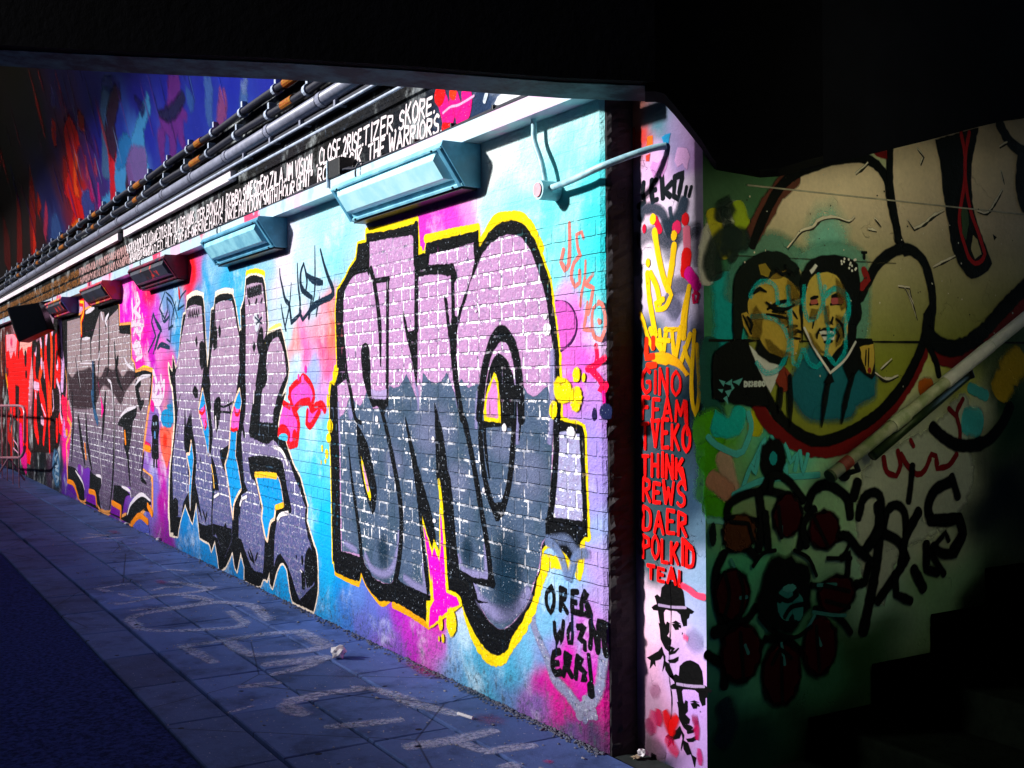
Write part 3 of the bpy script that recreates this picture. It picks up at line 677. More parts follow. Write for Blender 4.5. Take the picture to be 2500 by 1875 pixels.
# black loudspeaker hanging below the tray at the far end
sp = empty("loudspeaker", (-13.95, -.35, 2.45)); tag(sp, "black horn loudspeaker hung below the tray beside the purple light", "loudspeaker")
bm = bmesh.new(); box(bm, -.23, .23, -.22, .22, -.26, .26, .02)
for v in bm.verts:
    if v.co.y > 0: v.co.x *= .75; v.co.z *= .8
o = bm_obj("speaker_box", bm, M_BLACK); o.parent = sp; o.rotation_euler = (math.radians(18), 0, math.radians(-25))
bm = bmesh.new(); box(bm, -.19, .19, -.232, -.221, -.22, .22, .006); o = bm_obj("grille", bm, M_DKN); o.parent = sp; o.rotation_euler = (math.radians(18), 0, math.radians(-25))
bm = bmesh.new(); tube(bm, [(0, .0, .2), (0, .12, .26), (0, .3, .30)], .02, 8); o = bm_obj("bracket", bm, M_BLACK); o.parent = sp

# pipes, cables and trunking above the names
pp = empty("service_pipe", (-8, -.06, 3.33)); tag(pp, "thick grey pipe with collars running along above the names", "pipe")
bm = bmesh.new(); tube(bm, [(-26, -.07, 3.30), (-14, -.07, 3.325), (-6, -.07, 3.325), (0.25, -.07, 3.335)], .045, 18); child(bm_obj("tube", bm, M_PIPE, smoothf=True), pp)
x = -.9; k = 0
while x > -22:
    bm = bmesh.new(); tube(bm, [(x - .035, -.07, 3.329), (x + .035, -.07, 3.329)], .0505, 18); child(bm_obj("collar", bm, M_PIPE, smoothf=False), pp)
    bm = bmesh.new(); tube(bm, [(x - .040, -.07, 3.329), (x - .034, -.07, 3.329)], .0525, 18); child(bm_obj("joint_ring", bm, M_CABLE), pp); x -= 1.03
for lab, zz, yy, off in (("upper black cable with orange tags, just below the blue mural", 3.60, -.06, 0), ("lower black cable with orange tags, just above the grey pipe", 3.455, -.06, .15)):
    cb = empty("power_cable", (-8, yy, zz)); tag(cb, lab, "cable", "black cables with orange tags above the pipe")
    bm = bmesh.new(); tube(bm, [(xx, yy, zz + .006 * math.sin(xx * 2.6 + off * 9)) for xx in np.arange(-26, .3, .3)], .028, 10); child(bm_obj("sheath", bm, M_CABLE, smoothf=True), cb)
    x = -1.55 - off
    while x > -20:
        bm = bmesh.new(); tube(bm, [(x - .022, yy, zz), (x + .022, yy, zz)], .040, 12); box(bm, x - .018, x + .018, yy - .012, yy + .05, zz + .030, zz + .085, .004)
        child(bm_obj("cleat", bm, M_CLIP), cb); x -= .78
    x = -3.55 - off * .6
    while x > -19:
        L = .16 + .22 * rng.random(); bm = bmesh.new(); tube(bm, [(x - L / 2, yy, zz), (x + L / 2, yy, zz)], .0325, 12); child(bm_obj("orange_tag", bm, M_LABEL), cb); x -= 2.35
tr = empty("trunking", (-12, -.04, 3.18)); tag(tr, "flat pinkish white trunking strip between the grey pipe and the names", "trunking")
for xa, xb in ((-9.05, -5.03), (-25, -9.35)):
    bm = bmesh.new(); box(bm, xa, xb, -.055, -.004, 3.142, 3.222, .004); child(bm_obj("trunking_cover", bm, M_WHITE), tr)
rl = empty("conduit_rails", (-3, -.03, 3.2)); tag(rl, "pair of thin grey conduits under the thick pipe", "conduit")
for zz in (3.232, 3.140):
    bm = bmesh.new(); tube(bm, [(-5.0 if zz < 3.2 else -9, -.075, zz), (.25, -.075, zz)], .010, 8); child(bm_obj("conduit", bm, M_CLIP, smoothf=True), rl)
x = -1.5
while x > -5:
    bm = bmesh.new(); box(bm, x - .015, x + .015, -.085, -.005, 3.236, 3.275); child(bm_obj("bracket", bm, M_PIPE), rl); x -= .62
bm = bmesh.new(); prism(bm, [(-.003, 3.245), (-.06, 3.245), (-.06, 3.272), (-.003, 3.272)], 'x', -25, .25); child(bm_obj("shelf", bm, M_CABLE), rl)

# conduit dropping from the tray, round box and the arm bending across to the pier
cd = empty("wall_conduit", (-.36, -.05, 2.40)); tag(cd, "cyan painted conduit dropping from the tray and bending across to the pier", "conduit")
M_COND = simple_mat("cyan_conduit", (.40, .66, .74), .4, 0, .4, 14, .25, c2=(.20, .40, .50))
bm = bmesh.new(); tube(bm, smooth3([(-.475, -.045, 2.74), (-.472, -.045, 2.66), (-.462, -.05, 2.60), (-.40, -.055, 2.50), (-.372, -.055, 2.42), (-.368, -.055, 2.385)], 8), .0135, 12); child(bm_obj("drop_pipe", bm, M_COND, smoothf=True), cd)
bm = bmesh.new(); tube(bm, [(-.355, -.004, 2.365), (-.355, -.10, 2.365)], .043, 20); child(bm_obj("round_box", bm, M_COND), cd)
bm = bmesh.new(); tube(bm, [(-.355, -.1, 2.365), (-.355, -.106, 2.365)], .031, 20); child(bm_obj("box_lid", bm, simple_mat("pink_lid", (.75, .35, .42), .5)), cd)
bm = bmesh.new(); tube(bm, smooth3([(-.34, -.055, 2.37), (-.20, -.06, 2.375), (-.08, -.06, 2.385), (.02, -.04, 2.405), (.12, .02, 2.435), (.20, .09, 2.462), (.235, .137, 2.47)], 8), .0145, 12); child(bm_obj("arm_pipe", bm, M_COND, smoothf=True), cd)
bm = bmesh.new(); tube(bm, [(-.43, -.045, 2.655), (-.43, -.045, 2.66)], .02, 8); bm.free()

# handrail climbing along the stair wall
M_RAIL = simple_mat("green_grimed_steel", (.62, .66, .46), .35, 0, .5, 9, .25, c2=(.30, .40, .18))
RL = Plane((XW + .09, 0, 0), (0, 1, 0), (0, 0, 1), (1, 0, 0))
a, b = RL.uv((2030, 1160)), RL.uv((2500, 778)); d_ = (b - a) / np.linalg.norm(b - a); a3 = lambda q, x=.0: Vector((XW + .09 + x, q[0], q[1]))
hr = empty("handrail", a3(a)); tag(hr, "thick scratched steel handrail slanting up the stair wall", "handrail")
bm = bmesh.new(); tube(bm, [a3(a), a3(b + d_ * 2.2)], .025, 20); child(bm_obj("rail_tube", bm, M_RAIL, smoothf=True), hr)
bm = bmesh.new(); tube(bm, [a3(a - d_ * .012), a3(a)], .028, 20); child(bm_obj("end_cap", bm, simple_mat("rail_end", (.06, .10, .04), .6)), hr)
def seg(nm, t0, t1, r, mat):
    bm = bmesh.new(); tube(bm, [a3(a + d_ * t0), a3(a + d_ * t1)], r, 20); return child(bm_obj(nm, bm, mat, smoothf=False), hr)
M_HILITE = simple_mat("steel_highlight", (.95, .96, .88), .3, 0, .12, 22, .2)  # near-white sleeves stand in for the highlight along the rail
seg("sleeve", .40, .50, .030, M_RAIL); seg("sleeve", .78, 1.12, .029, M_HILITE); seg("sleeve", 1.125, 1.9, .027, M_HILITE)
bm = bmesh.new(); nrm = np.array((-d_[1], d_[0])); q0 = a + d_ * .26 - nrm * .062; q1 = a + d_ * .95 - nrm * .05
tube(bm, [a3(q0, -.02), a3(q1, -.02)], .024, 16); child(bm_obj("lower_tube", bm, simple_mat("dark_green_tube", (.03, .06, .02), .35, .3), smoothf=True), hr)
for t in (.14, .95, 1.9):
    q = a + d_ * t; bm = bmesh.new(); tube(bm, [a3(q), a3(q - nrm * .06), a3(q - nrm * .075, -.05), a3(q - nrm * .08, -.088)], .012, 10); tube(bm, [a3(q - nrm * .08, -.089), a3(q - nrm * .08, -.078)], .034, 16)
    child(bm_obj("bracket", bm, M_BLACK), hr)
q = a + d_ * .06; bm = bmesh.new(); tube(bm, [a3(q), a3(q + d_ * .055)], .0262, 20); child(bm_obj("sticker", bm, simple_mat("red_sticker", (.30, .05, .03), .5, nscale=90)), hr)

# crowd barrier at the far left
M_BAR = simple_mat("pink_steel", (.55, .25, .32), .35, .4)  # pink is the barrier's own colour
br = empty("crowd_barrier", (-13.0, -.9, gz(-13))); tag(br, "thin metal crowd barrier standing at the far left of the tunnel", "barrier")
by = -.4; BP = Plane((0, by, 0), (1, 0, 0), (0, 0, 1), (0, -1, 0))
c1 = [BP.uv(p) for p in px("U -300,832 0,832 180,832 225,850 240,900 240,1180 235,1260 200,1325 130,1332 0,1332 -300,1332")]
bm = bmesh.new(); tube(bm, [Vector((q[0], by, q[1])) for q in smooth(c1, False, .05)], .022, 10); child(bm_obj("frame", bm, M_BAR, smoothf=True), br)
f0 = BP.uv(px("U 85,1332")[0]); f1 = f0 + np.array((-.28, -.34))
bm = bmesh.new(); tube(bm, [Vector((f0[0], by, f0[1])), Vector((f0[0] - .1, by - .22, gz(f0[0]) + .01))], .016, 8); child(bm_obj("foot", bm, M_BAR), br)
bm = bmesh.new(); tube(bm, [Vector((f0[0], by, f0[1])), Vector((f0[0] - .1, by + .25, gz(f0[0]) + .01))], .016, 8); child(bm_obj("foot", bm, M_BAR), br)
zt, zb = max(q[1] for q in c1), min(q[1] for q in c1); xx = max(q[0] for q in c1) - .75
while xx > min(q[0] for q in c1):
    bm = bmesh.new(); tube(bm, [(xx, by, zb), (xx, by, zt)], .008, 6); child(bm_obj("bar", bm, M_BAR), br); xx -= .75

# litter on the paving
M_PAPER = simple_mat("crumpled_paper", (.75, .72, .78), .7, 0, .2, 30, .6)
def ground_at(p): q = GRD.uv(px(p)[0]); return Vector((q[0], q[1], gz(q[0])))
def crumple(name, p, r, label, flatz=.7, seed=1, mat=None, cat="litter"):
    c = ground_at(p); R = random.Random(seed); bm = bmesh.new(); bmesh.ops.create_icosphere(bm, subdivisions=2, radius=r)
    for v in bm.verts:
        n = v.co.normalized(); k = 1 + .35 * math.sin(n.x * 6 + seed) * math.sin(n.y * 5 + 2) + R.uniform(-.30, .22); v.co = v.co * k; v.co.z *= flatz
    m = min(v.co.z for v in bm.verts)
    for v in bm.verts: v.co.z -= m
    o = bm_obj(name, bm, mat or M_PAPER); o.location = c; return tag(o, label, cat)
crumple("crumpled_paper", "C 86,815", .042, "white crumpled paper ball on the paving below the silver letters", .9, 3)
c = ground_at("C 1062,1270"); bm = bmesh.new(); tube(bm, [(-.05, -.012, .008), (.05, .012, .008)], .0075, 10); o = bm_obj("cigarette_end", bm, M_PAPER); o.location = c; tag(o, "white cigarette end lying on the paving near the wall foot", "litter")
crumple("torn_wrapper", "X 935,828", .022, "small torn whitish wrapper at the foot of the pier", .7, 5)
crumple("torn_wrapper", "X 850,838", .02, "flat brownish scrap lying at the foot of the dark slot", .3, 9, simple_mat("brown_scrap", (.35, .27, .18), .7))
crumple("paper_scrap", "I 585,297", .03, "pale paper scrap by the wall foot under the pink stripe", .5, 11)
crumple("paper_scrap", "H 1485,1550", .03, "small white scrap by the wall foot under the brown letters", .5, 12)
M_GRIT = simple_mat("wall_grit", (.16, .17, .24), .9, 0, .6, 60, .5)
bm = bmesh.new()
for i in range(1500):
    x = -rng.exponential(2.2) - .02 if i % 3 else -rng.uniform(0, 14); y = -abs(rng.normal(0, .028)) - .001; s = rng.uniform(.002, .009) * (1 + .5 * (rng.random() < .05))
    if x < -16: continue
    r = bmesh.ops.create_icosphere(bm, subdivisions=1, radius=s)["verts"]
    for v in r: v.co = Vector((v.co.x * rng.uniform(.7, 1.5) + x, v.co.y + y, v.co.z * .7 + gz(x) + s * .3))
gr = bm_obj("gravel_grit", bm, M_GRIT); tag(gr, "crumbled paint and grit along the foot of the brick wall", "grit", kind="stuff")
bm = bmesh.new()
for i in range(520):
    x = -rng.uniform(-.3, 9); y = -rng.uniform(.02, 1.1); s = rng.uniform(.0015, .006)
    if rng.random() < .15: s *= 1.8
    r = bmesh.ops.create_icosphere(bm, subdivisions=1, radius=s)["verts"]
    for v in r: v.co = Vector((v.co.x * rng.uniform(.7, 2) + x, v.co.y + y, v.co.z * .5 + gz(x) + s * .3 + .001))
tag(bm_obj("litter_specks", bm, simple_mat("dull_speck", (.34, .33, .40), .8, 0, .6, 40, .2)), "pale specks of litter scattered over the paving", "litter", kind="stuff")

# ================================================================ graffiti on the brick wall
SLV, SLV2, BLK, YEL, CRM, MAG, SLATE = 'c296c4', 'b090b8', '060c10', 'ffe000', 'ffe2c8', 'ff04cc', '4a5c78'
# ---- first piece: big silver letters by the corner
SIL = ("A 300,228 500,195 690,145 700,300 695,390 755,378 765,300 960,250 1165,200 1163,330 1180,325 1215,265 1300,165 1400,125 1490,142 1560,210 1620,330 1665,450 1712,590 1735,760 1762,950 1782,1130 1790,1330 1798,1640 "
       "B 1792,240 1850,262 1930,275 1968,300 1980,360 1990,700 2003,1000 2006,1135 1962,1150 1945,1185 1938,1255 1890,1335 1850,1280 1800,1225 1745,1190 1690,1195 1655,1230 1645,1330 1640,1400 1612,1480 1596,1600 "
       "C 1592,318 1562,400 1500,520 1425,640 1390,735 1335,782 1275,778 1210,722 1140,622 1080,500 1040,385 1020,330 930,290 860,400 795,500 770,530 640,440 510,372 495,330 440,362 400,362 345,302 300,230 262,125 246,215 155,190 62,140 50,60 "
       "B 42,1330 36,1000 28,600 20,380 18,100 A 15,1420 30,1385 55,1370 57,1290 75,1250 68,1000 64,800 78,660 128,585 170,500 222,420 235,305 300,292")
p = Paint(WALL, .0010)
p.stroke(SIL, .017, YEL, closed=True, corner=40, wob=.10)
p.stroke("A 300,205 500,170 690,118", .020, YEL); p.stroke("A 755,262 960,215 1160,178", .020, YEL); p.stroke("A 1180,300 1290,120 1400,90 1500,100 1580,190 1650,340", .022, YEL)
p.stroke("A 715,350 715,385", .022, YEL); p.stroke("C 1060,470 1130,660 1200,780 1280,830 1350,815 1400,730 1500,590 1580,420 1650,200 1690,60 1780,75 1850,95", .026, YEL, t0=.7, wob=.15)
p.stroke("B 1960,1160 1955,1350 1935,1440", .022, YEL); p.stroke("B 1990,1020 2006,1140", .022, YEL)
p.stroke("C 60,155 150,205 240,245 250,150", .014, 'f8b840'); p.stroke("C 260,150 310,260 400,380 440,390 490,350", .014, 'f8b840'); p.stroke("C 505,400 640,470 780,565", .018, 'f8b020')
halo = p.build("yellow_outline", M_SPRAY, wall)
p = Paint(WALL, .0030); p.fill(SIL, BLK, corner=40)
sil1 = p.build("black_letter_shape", M_SPRAY, wall, "black shape behind the big silver letters nearest the corner")
halo.parent = sil1
R1 = ("A 328,290 500,262 658,240 664,480 690,480 785,452 792,388 1000,338 1125,300 1148,400 1182,412 1250,315 1330,258 1420,236 1500,268 1560,350 1612,480 1652,620 1690,760 1712,950 1740,1130 1750,1350 1750,1640 "
      "B 1750,400 1722,800 1700,1100 1652,1200 1640,1360 1590,1500 C 1560,345 1500,450 1420,545 1350,585 1290,560 1220,480 1150,335 1120,240 1240,205 1100,162 1020,130 1000,60 930,180 800,330 780,315 700,290 570,240 520,205 480,235 420,222 350,180 300,105 272,20 240,35 110,-10 "
      "B 108,1250 100,900 95,500 80,0 A 76,1400 140,1350 160,1300 132,1000 120,850 140,650 200,530 290,500 325,560")
p = Paint(WALL, .0040); p.fill(R1, SLV, corner=40)
p.fill("B 1785,335 1860,338 1940,352 1952,600 1966,1030 1850,1010 1740,988 1762,700 1782,500", 'a8a8d0')
sf = p.build("silver_fill", M_CHROME, sil1)
p = Paint(WALL, .0052)
p.fill("A 80,1640 110,1630 140,1590 165,1500 190,1480 215,1530 250,1555 285,1500 310,1425 350,1580 465,1560 480,1400 510,1416 560,1400 610,1310 650,1400 700,1545 722,1500 738,1300 790,1362 850,1382 890,1350 920,1295 960,1400 1008,1550 1003,1380 1035,1352 1090,1422 1150,1385 1180,1400 1160,1600 1480,1640 1505,1400 1560,1475 1610,1482 1660,1432 1700,1410 1735,1640 "
       "B 1735,400 1715,800 1690,1100 1645,1200 1632,1360 1585,1500 C 1555,345 1495,450 1415,540 1350,578 1290,555 1225,480 1155,335 1130,245 1240,200 1100,157 1020,125 1000,60 800,310 700,285 570,235 520,200 480,230 420,217 350,175 300,100 272,10 120,-20 B 115,1250 108,900 102,500 85,150", SLATE, corner=40)
p.build("dark_silver_fill", M_SLATE, sil1)
p = Paint(WALL, .0062, .0001)
GL = '9c98c8'
for s, w in (("B 290,1270 340,1380 430,1425 500,1385 545,1240 555,1100", .035), ("C 1130,235 1180,360 1280,455 1380,460 1480,400 1560,290", .05), ("B 1010,1280 1060,1400 1230,1450 1220,1200", .03), ("B 590,1450 680,1520 760,1560 740,1350", .035), ("B 1735,-300 1735,100 1715,420", .03),
             ("B 130,1180 230,1250", .03), ("B 680,-60 700,60 705,160", .022), ("B 990,20 1010,140", .02), ("B 85,100 100,480", .02), ("A 165,1560 190,1640", .05), ("B 1160,20 1150,300", .025), ("B 1460,-100 1465,420", .03)):
    p.stroke(s, w * .35, GL, t0=.5, t1=.5, fe=w * .7, a=.75)
for s, r in (("B 850,300", .22), ("B 520,560", .16), ("B 1560,650", .2), ("B 1350,420", .14), ("B 760,330", .2), ("B 1000,700", .16)): p.blob(s, r * 1.1, r * .8, '8890b4', .5)
for s, r in (("B 430,1250", .13), ("B 1400,1350", .22), ("C 1380,250", .22), ("B 1080,1250", .1)): p.blob(s, r * .8, r, '1c3448', .75)
p.build("spray_fade", M_SPRAY, sil1)
p = Paint(WALL, .0080, .0002)
def ln(s, w, **k): p.stroke(s, w, BLK, **k)
ln("A 335,500 360,590 385,750 405,950 412,1245", .022, t1=.15); ln("A 365,588 475,570", .014); ln("A 466,575 464,1000 462,1490", .017)
ln("A 685,150 688,420 686,900 690,960", .020); ln("A 130,640 200,530 300,495", .016)
p.fill("A 262,1130 272,1080 290,1063 315,1085 325,1150 332,1290 335,1420 345,1490 455,1492 472,1500 466,1640 B 470,110 430,215 390,130 A 350,1560 300,1430 272,1290", BLK)
ln("B 400,110 445,262 492,470 537,700 566,900 572,1100 552,1330 522,1500", .024, t0=.6)
p.fill("A 340,1425 400,1440 458,1425 455,1495 345,1492", 'b0a0cc')
p.fill("A 588,825 605,900 625,985 670,970 680,900 692,960 695,1240 690,1400 665,1260 640,1130 612,1020 592,900", BLK)
p.fill("A 690,500 830,465 975,460 1003,560 978,605 982,862 1008,872 1030,790 1065,690 1100,600 1140,440 1128,300 1165,285 1182,405 1140,510 1095,615 1072,720 1040,800 1016,900 1002,960 992,1150 960,1160 936,1000 918,850 903,700 925,735 942,930 958,930 962,740 955,545 830,530 700,552", BLK, corner=35)
p.fill("A 690,400 770,385 785,480 690,505", BLK)
ln("A 970,1140 985,1280 1000,1400 1040,1640 B 1060,250 1110,480 1150,700 1192,950 1232,1180 1262,1420 1280,1500", .021, t0=1.3)
p.fill("A 1160,1160 1005,1000 985,1150 1005,1290 975,1240 935,1010", BLK) if False else None
p.fill("B 603,215 650,400 690,560 740,740 800,950 836,1150 815,1245 775,1140 735,985 745,1200 790,1500 775,1600 745,1350 718,1100 690,800 650,530 620,360", BLK)
p.fill("B 830,110 882,300 908,450 932,640 952,700 978,1000 1006,1300 1022,1395 1130,1455 1240,1475 1246,1425 1282,1445 1286,1530 1125,1495 1150,1580 1165,1650 C 1240,380 1060,340 960,280 B 935,1540 915,1200 888,830 865,690 846,700 838,400", BLK, corner=35)
ln("A 1172,1640 1187,1480 1212,1280 1252,1120 1300,1010 1350,975 1412,1045 1450,1150 1475,1290 1492,1480 1498,1650", .028); p.fill("A 1290,1030 1350,962 1410,1015 1430,1100 1350,1050 1275,1120", BLK)
ln("B 1178,0 1180,250 1190,480 1216,680 1252,830 1310,985", .020); ln("B 1448,0 1440,300 1428,520 1400,750 1362,890", .020); p.fill("B 1250,850 1300,880 1362,868 1395,850 1362,960 1322,1010 1282,945", BLK)
ln("B 1210,260 1225,480 1252,690", .012, t1=.2); ln("A 1510,1500 1498,1640 B 1500,150 1480,400", .008, t1=.2)
p.fill("A 1322,1150 1380,1195 1430,1320 1452,1480 1458,1640 B 1452,220 1440,300 1330,285 1215,290 1213,100 A 1222,1500 1240,1330 1280,1200", BLK)
ln("B 1768,200 1765,500 1742,800 1712,1050", .020); ln("B 1600,700 1640,1100", .004) if False else None
p.fill("B 1690,995 1830,1000 1985,1030 2000,1120 1950,1150 1935,1260 1885,1325 1800,1225 1690,1150", BLK)
p.fill("B 228,270 300,400 342,560 378,760 372,900 352,965 326,900 290,780 256,600 236,450", BLK)
ln("A 150,1310 182,1450 215,1640 B 262,260", .018, t1=.6); ln("B 165,450 190,700 220,900 252,1150 272,1350 330,1440", .019, t0=.1, t1=1.2)
ln("A 120,780 118,900", .01)
p.fill("B 45,1240 120,1255 260,1300 290,1400 380,1490 500,1500 530,1450 580,1500 780,1590 770,1720 C 700,480 560,380 440,360 330,290 255,130 200,200 60,130", BLK)
p.build("black_lines", M_SPRAY, sil1)
p = Paint(WALL, .0150, .0002)
p.fill("A 1292,1298 1316,1345 1331,1480 1342,1640 B 1342,258 1216,238 A 1214,1600 1225,1500 1250,1400", YEL)
p.fill("A 1290,1340 1310,1400 1320,1640 B 1312,222 1236,206 A 1234,1600 1240,1500 1260,1430", 'd890d0')
p.fill("B 263,525 300,650 342,830 334,862 300,750 275,620", YEL); p.fill("B 276,570 305,680 325,780 316,790 295,690", 'd8a0d0')
p.fill("B 735,980 768,1100 815,1240 828,1160 868,1260 872,900 858,700 868,688 888,830 915,1200 930,1450 938,1545 C 930,282 975,300 1030,335 1045,400 1010,430 800,580 770,545 772,380 805,375 B 803,1600 785,1350 760,1180", YEL, corner=30)
p.fill("B 748,1060 785,1180 813,1295 830,1225 868,1335 882,1230 876,950 884,1000 896,1150 910,1380 918,1560 C 922,305 1000,345 1022,400 960,420 870,500 790,570 800,430 830,370 812,120 B 805,1480 775,1250", MAG, corner=30)
for s, a, b in (("A 1686,860", .018, .016), ("A 1700,960", .034, .030), ("A 645,1255", .022, .026), ("B 385,232", .022, .024), ("B 405,285", .01, .012), ("B 820,388", .018, .018), ("B 1210,782", .013, .015), ("B 1370,300", .022, .022), ("B 1885,335", .034, .028), ("B 830,1015", .02, .012), ("A 1150,820", .012, .008)): p.dot(s, a, b, 'f4eef8')
p.stroke("B 1700,1165 1760,1210 1810,1300 1850,1440", .017, '7488b4', fe=.012, a=.85); p.stroke("B 1990,1260 1920,1290 1890,1380 1870,1460", .015, '7488b4', fe=.012, a=.8); p.stroke("B 1700,1170 1850,1160 1930,1250 2020,1270", .012, '8090b8', fe=.02, a=.5)
for a, b, c, d, e in (("A 1820,1430", .078, .062, -.25, 0), ("A 1750,1580", .035, .045, -.3, 0), ("A 1928,1310", .032, .036, -.3, 0), ("A 1984,1332", .014, .022, -.2, 0), ("A 1925,1495", .050, .058, -.35, 0),
                      ("C 963,535", .060, .080, 0, 0), ("C 880,540", .028, .044, 0, 0), ("C 898,658", .018, .026, 0, 0), ("C 868,660", .012, .016, 0, 0), ("B 20,290", .03, .045, 0, 0)): p.dot(a, b, c, YEL, d)
p.build("coloured_details", M_SPRAY, sil1, "magenta flames, yellow blobs and white dots on the silver letters")

# ---- second piece: silver letters with cream edge
SIL2 = ("D 140,1275 160,1330 182,1368 186,1200 200,1250 215,1335 232,1300 252,1190 280,900 300,748 326,738 342,600 375,565 430,540 490,545 512,570 522,650 541,1000 560,1345 578,1150 592,900 603,698 630,688 646,560 690,532 760,518 830,528 842,570 862,650 892,850 905,930 928,915 922,690 945,630 962,560 978,360 1010,335 1080,323 1160,348 1178,420 1192,560 1212,850 1202,965 1240,945 1350,898 1382,1000 1422,1200 1440,1330 1422,1450 1372,1600 1360,1640 "
        "E 1408,30 1370,160 1330,330 1318,520 1400,555 1440,680 1500,850 1560,960 1602,1120 1640,1260 1632,1420 1690,1640 F 1650,390 1702,560 1742,700 1752,1000 1742,1130 1705,1290 1560,1225 1480,1180 1452,1050 1422,850 1390,780 1358,762 1320,830 1290,930 1262,1040 1238,990 1230,870 1205,960 1165,940 1120,1020 960,955 962,820 920,650 880,860 855,800 832,640 760,800 690,850 670,700 640,525 602,640 580,560 520,520 478,495 462,330 440,110 400,340 380,300 320,135 262,340 240,480 155,465 140,100 E 140,1400 152,900 192,500 202,300 180,0 D 165,1500 140,1350")
p = Paint(WALL, .0010); p.stroke(SIL2, .019, 'ffeedd', closed=True, corner=40, wob=.12)
p.stroke("D 985,310 1080,290 1170,315", .028, YEL); p.stroke("D 340,565 430,515 515,540", .024, 'fff0e0'); p.stroke("D 650,525 740,490 835,500", .024, 'fff4e8'); p.stroke("D 1205,945 1290,890 1350,870", .022, 'fff080'); p.stroke("D 1185,990 1180,1120", .018, YEL)
h2 = p.build("cream_outline", M_SPRAY, wall)
p = Paint(WALL, .0030); p.fill(SIL2, BLK, corner=40)
sil2 = p.build("black_letter_shape", M_SPRAY, wall, "black shape behind the middle group of silver letters"); h2.parent = sil2
p = Paint(WALL, .0040)
F1 = ("D 340,680 375,655 430,642 497,655 512,900 526,1100 515,1330 495,1500 E 460,200 482,330 540,560 600,720 610,1000 610,1100 F 600,350 530,360 470,330 450,150 E 512,1450 470,1200 430,1000 442,800 430,600 390,430 370,250 330,400 312,600 342,760 352,900 362,1100 300,1230 280,1380 200,1370 190,1100 186,800 215,500 240,250 222,0 D 215,1400 252,1200 290,950 320,800")
F2 = ("D 650,640 700,605 760,596 825,600 850,700 882,880 905,1000 915,1150 910,1300 890,1420 870,1600 E 860,120 830,300 812,450 790,600 690,660 720,830 770,930 792,1060 822,1250 830,1350 822,1560 F 830,330 820,540 750,705 690,560 650,455 620,480 620,200 E 640,1100 690,1100 652,850 602,700 620,480 600,250 590,0 D 600,1500 580,1400 600,1200 640,900 640,760")
F3 = ("D 985,430 1060,408 1150,405 1172,560 1190,750 1195,870 1190,960 1140,1080 1112,1250 1090,1500 1060,1640 E 1040,200 1012,500 1060,540 1200,600 1280,560 1380,690 1440,780 1500,950 1560,1100 1620,1280 1612,1420 1640,1560 F 1640,480 1690,640 1710,850 1715,1000 1560,1165 1540,1130 1482,950 1422,780 1350,665 1310,700 1280,800 1290,500 1312,330 1330,290 1470,235 E 1472,1290 1422,1060 1370,780 1200,730 1005,735 1032,900 1092,1060 1140,1300 1150,1480 F 1180,480 1172,700 1160,880 1050,830 970,640 930,520 900,500 902,260 E 912,1420 930,1150 1000,1100 960,1000 940,700 930,500 972,250 980,0 D 975,1500 975,1200 978,900 970,600")
F4 = "D 1232,1080 1280,1010 1330,990 1370,1100 1402,1250 1410,1400 1360,1500 1310,1640 E 1290,200 1270,360 1130,350 1150,60 D 1192,1400 1205,1200"
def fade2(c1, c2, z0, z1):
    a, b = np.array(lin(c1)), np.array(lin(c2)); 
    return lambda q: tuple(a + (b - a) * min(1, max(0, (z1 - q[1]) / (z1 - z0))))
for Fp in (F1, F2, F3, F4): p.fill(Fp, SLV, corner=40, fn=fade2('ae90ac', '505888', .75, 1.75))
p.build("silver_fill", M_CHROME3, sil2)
p = Paint(WALL, .0062, .0002)
for s in ("D 475,1060 500,1030 530,1080 535,1250 500,1350 478,1250", "D 430,1030 445,975 457,1040 445,1095", "D 640,870 665,900 668,1100 630,1130 620,1000", "D 680,900 695,855 708,920 700,980 685,970", "D 1110,960 1140,865 1165,930 1160,1100 1120,1170 1095,1060", "D 1050,1090 1065,1030 1085,1090 1065,1150",
          "E 635,150 680,85 706,120 700,300 660,470 635,330", "E 1050,220 1140,60 1130,200 1100,440 1030,530 1010,460", "D 400,1580 425,1515 460,1560 460,1640 430,1640", "D 1090,1450 1120,1310 1200,1330 1205,1440 1170,1530 1080,1520", "E 1290,200 1360,190 1330,300 1285,365 1265,330",
          "F 705,560 730,455 765,520 772,640 745,690 715,640", "F 740,380 755,340 770,380 760,440", "F 1625,680 1665,600 1700,680 1722,900 1700,1000 1640,1040 1612,850", "F 1580,880 1600,860 1620,950 1610,1060 1585,1050", "F 1575,700 1590,690 1600,750 1585,800", "F 190,100 215,70 245,100 245,260 200,270", "F 1515,690 1528,690 1528,735"):
    p.fill(s, BLK, corner=70)
p.fill("E 310,560 318,200 335,450 352,560 385,220 402,450 430,600 445,800 415,880 400,1100 395,1330 375,1340 365,1080 362,900 345,760 318,640", BLK)
p.fill("E 1003,740 1080,722 1200,728 1300,745 1365,790 1395,900 1420,1060 1470,1290 1380,1345 1310,1330 1300,1280 1385,1260 1350,1030 1305,940 1085,915 1060,980 1030,930", BLK)
p.fill("D 905,1200 915,960 970,900 975,1180 955,1280 920,1300", BLK); p.stroke("D 905,1000 915,1200 925,1350 E 985,1100", .018, BLK) if False else None
p.stroke("D 640,640 650,900", .006, BLK); p.stroke("D 590,1600 E 585,100 600,200", .01, BLK); p.stroke("D 920,930 925,1130 940,1400 960,1640 E 900,150 960,500", .02, BLK, t0=.6)
p.stroke("E 700,180 740,190 790,170 860,130", .008, BLK); p.stroke("E 705,245 780,250 850,265", .008, BLK); p.stroke("E 790,110 800,190 820,280", .012, BLK, t0=.2)
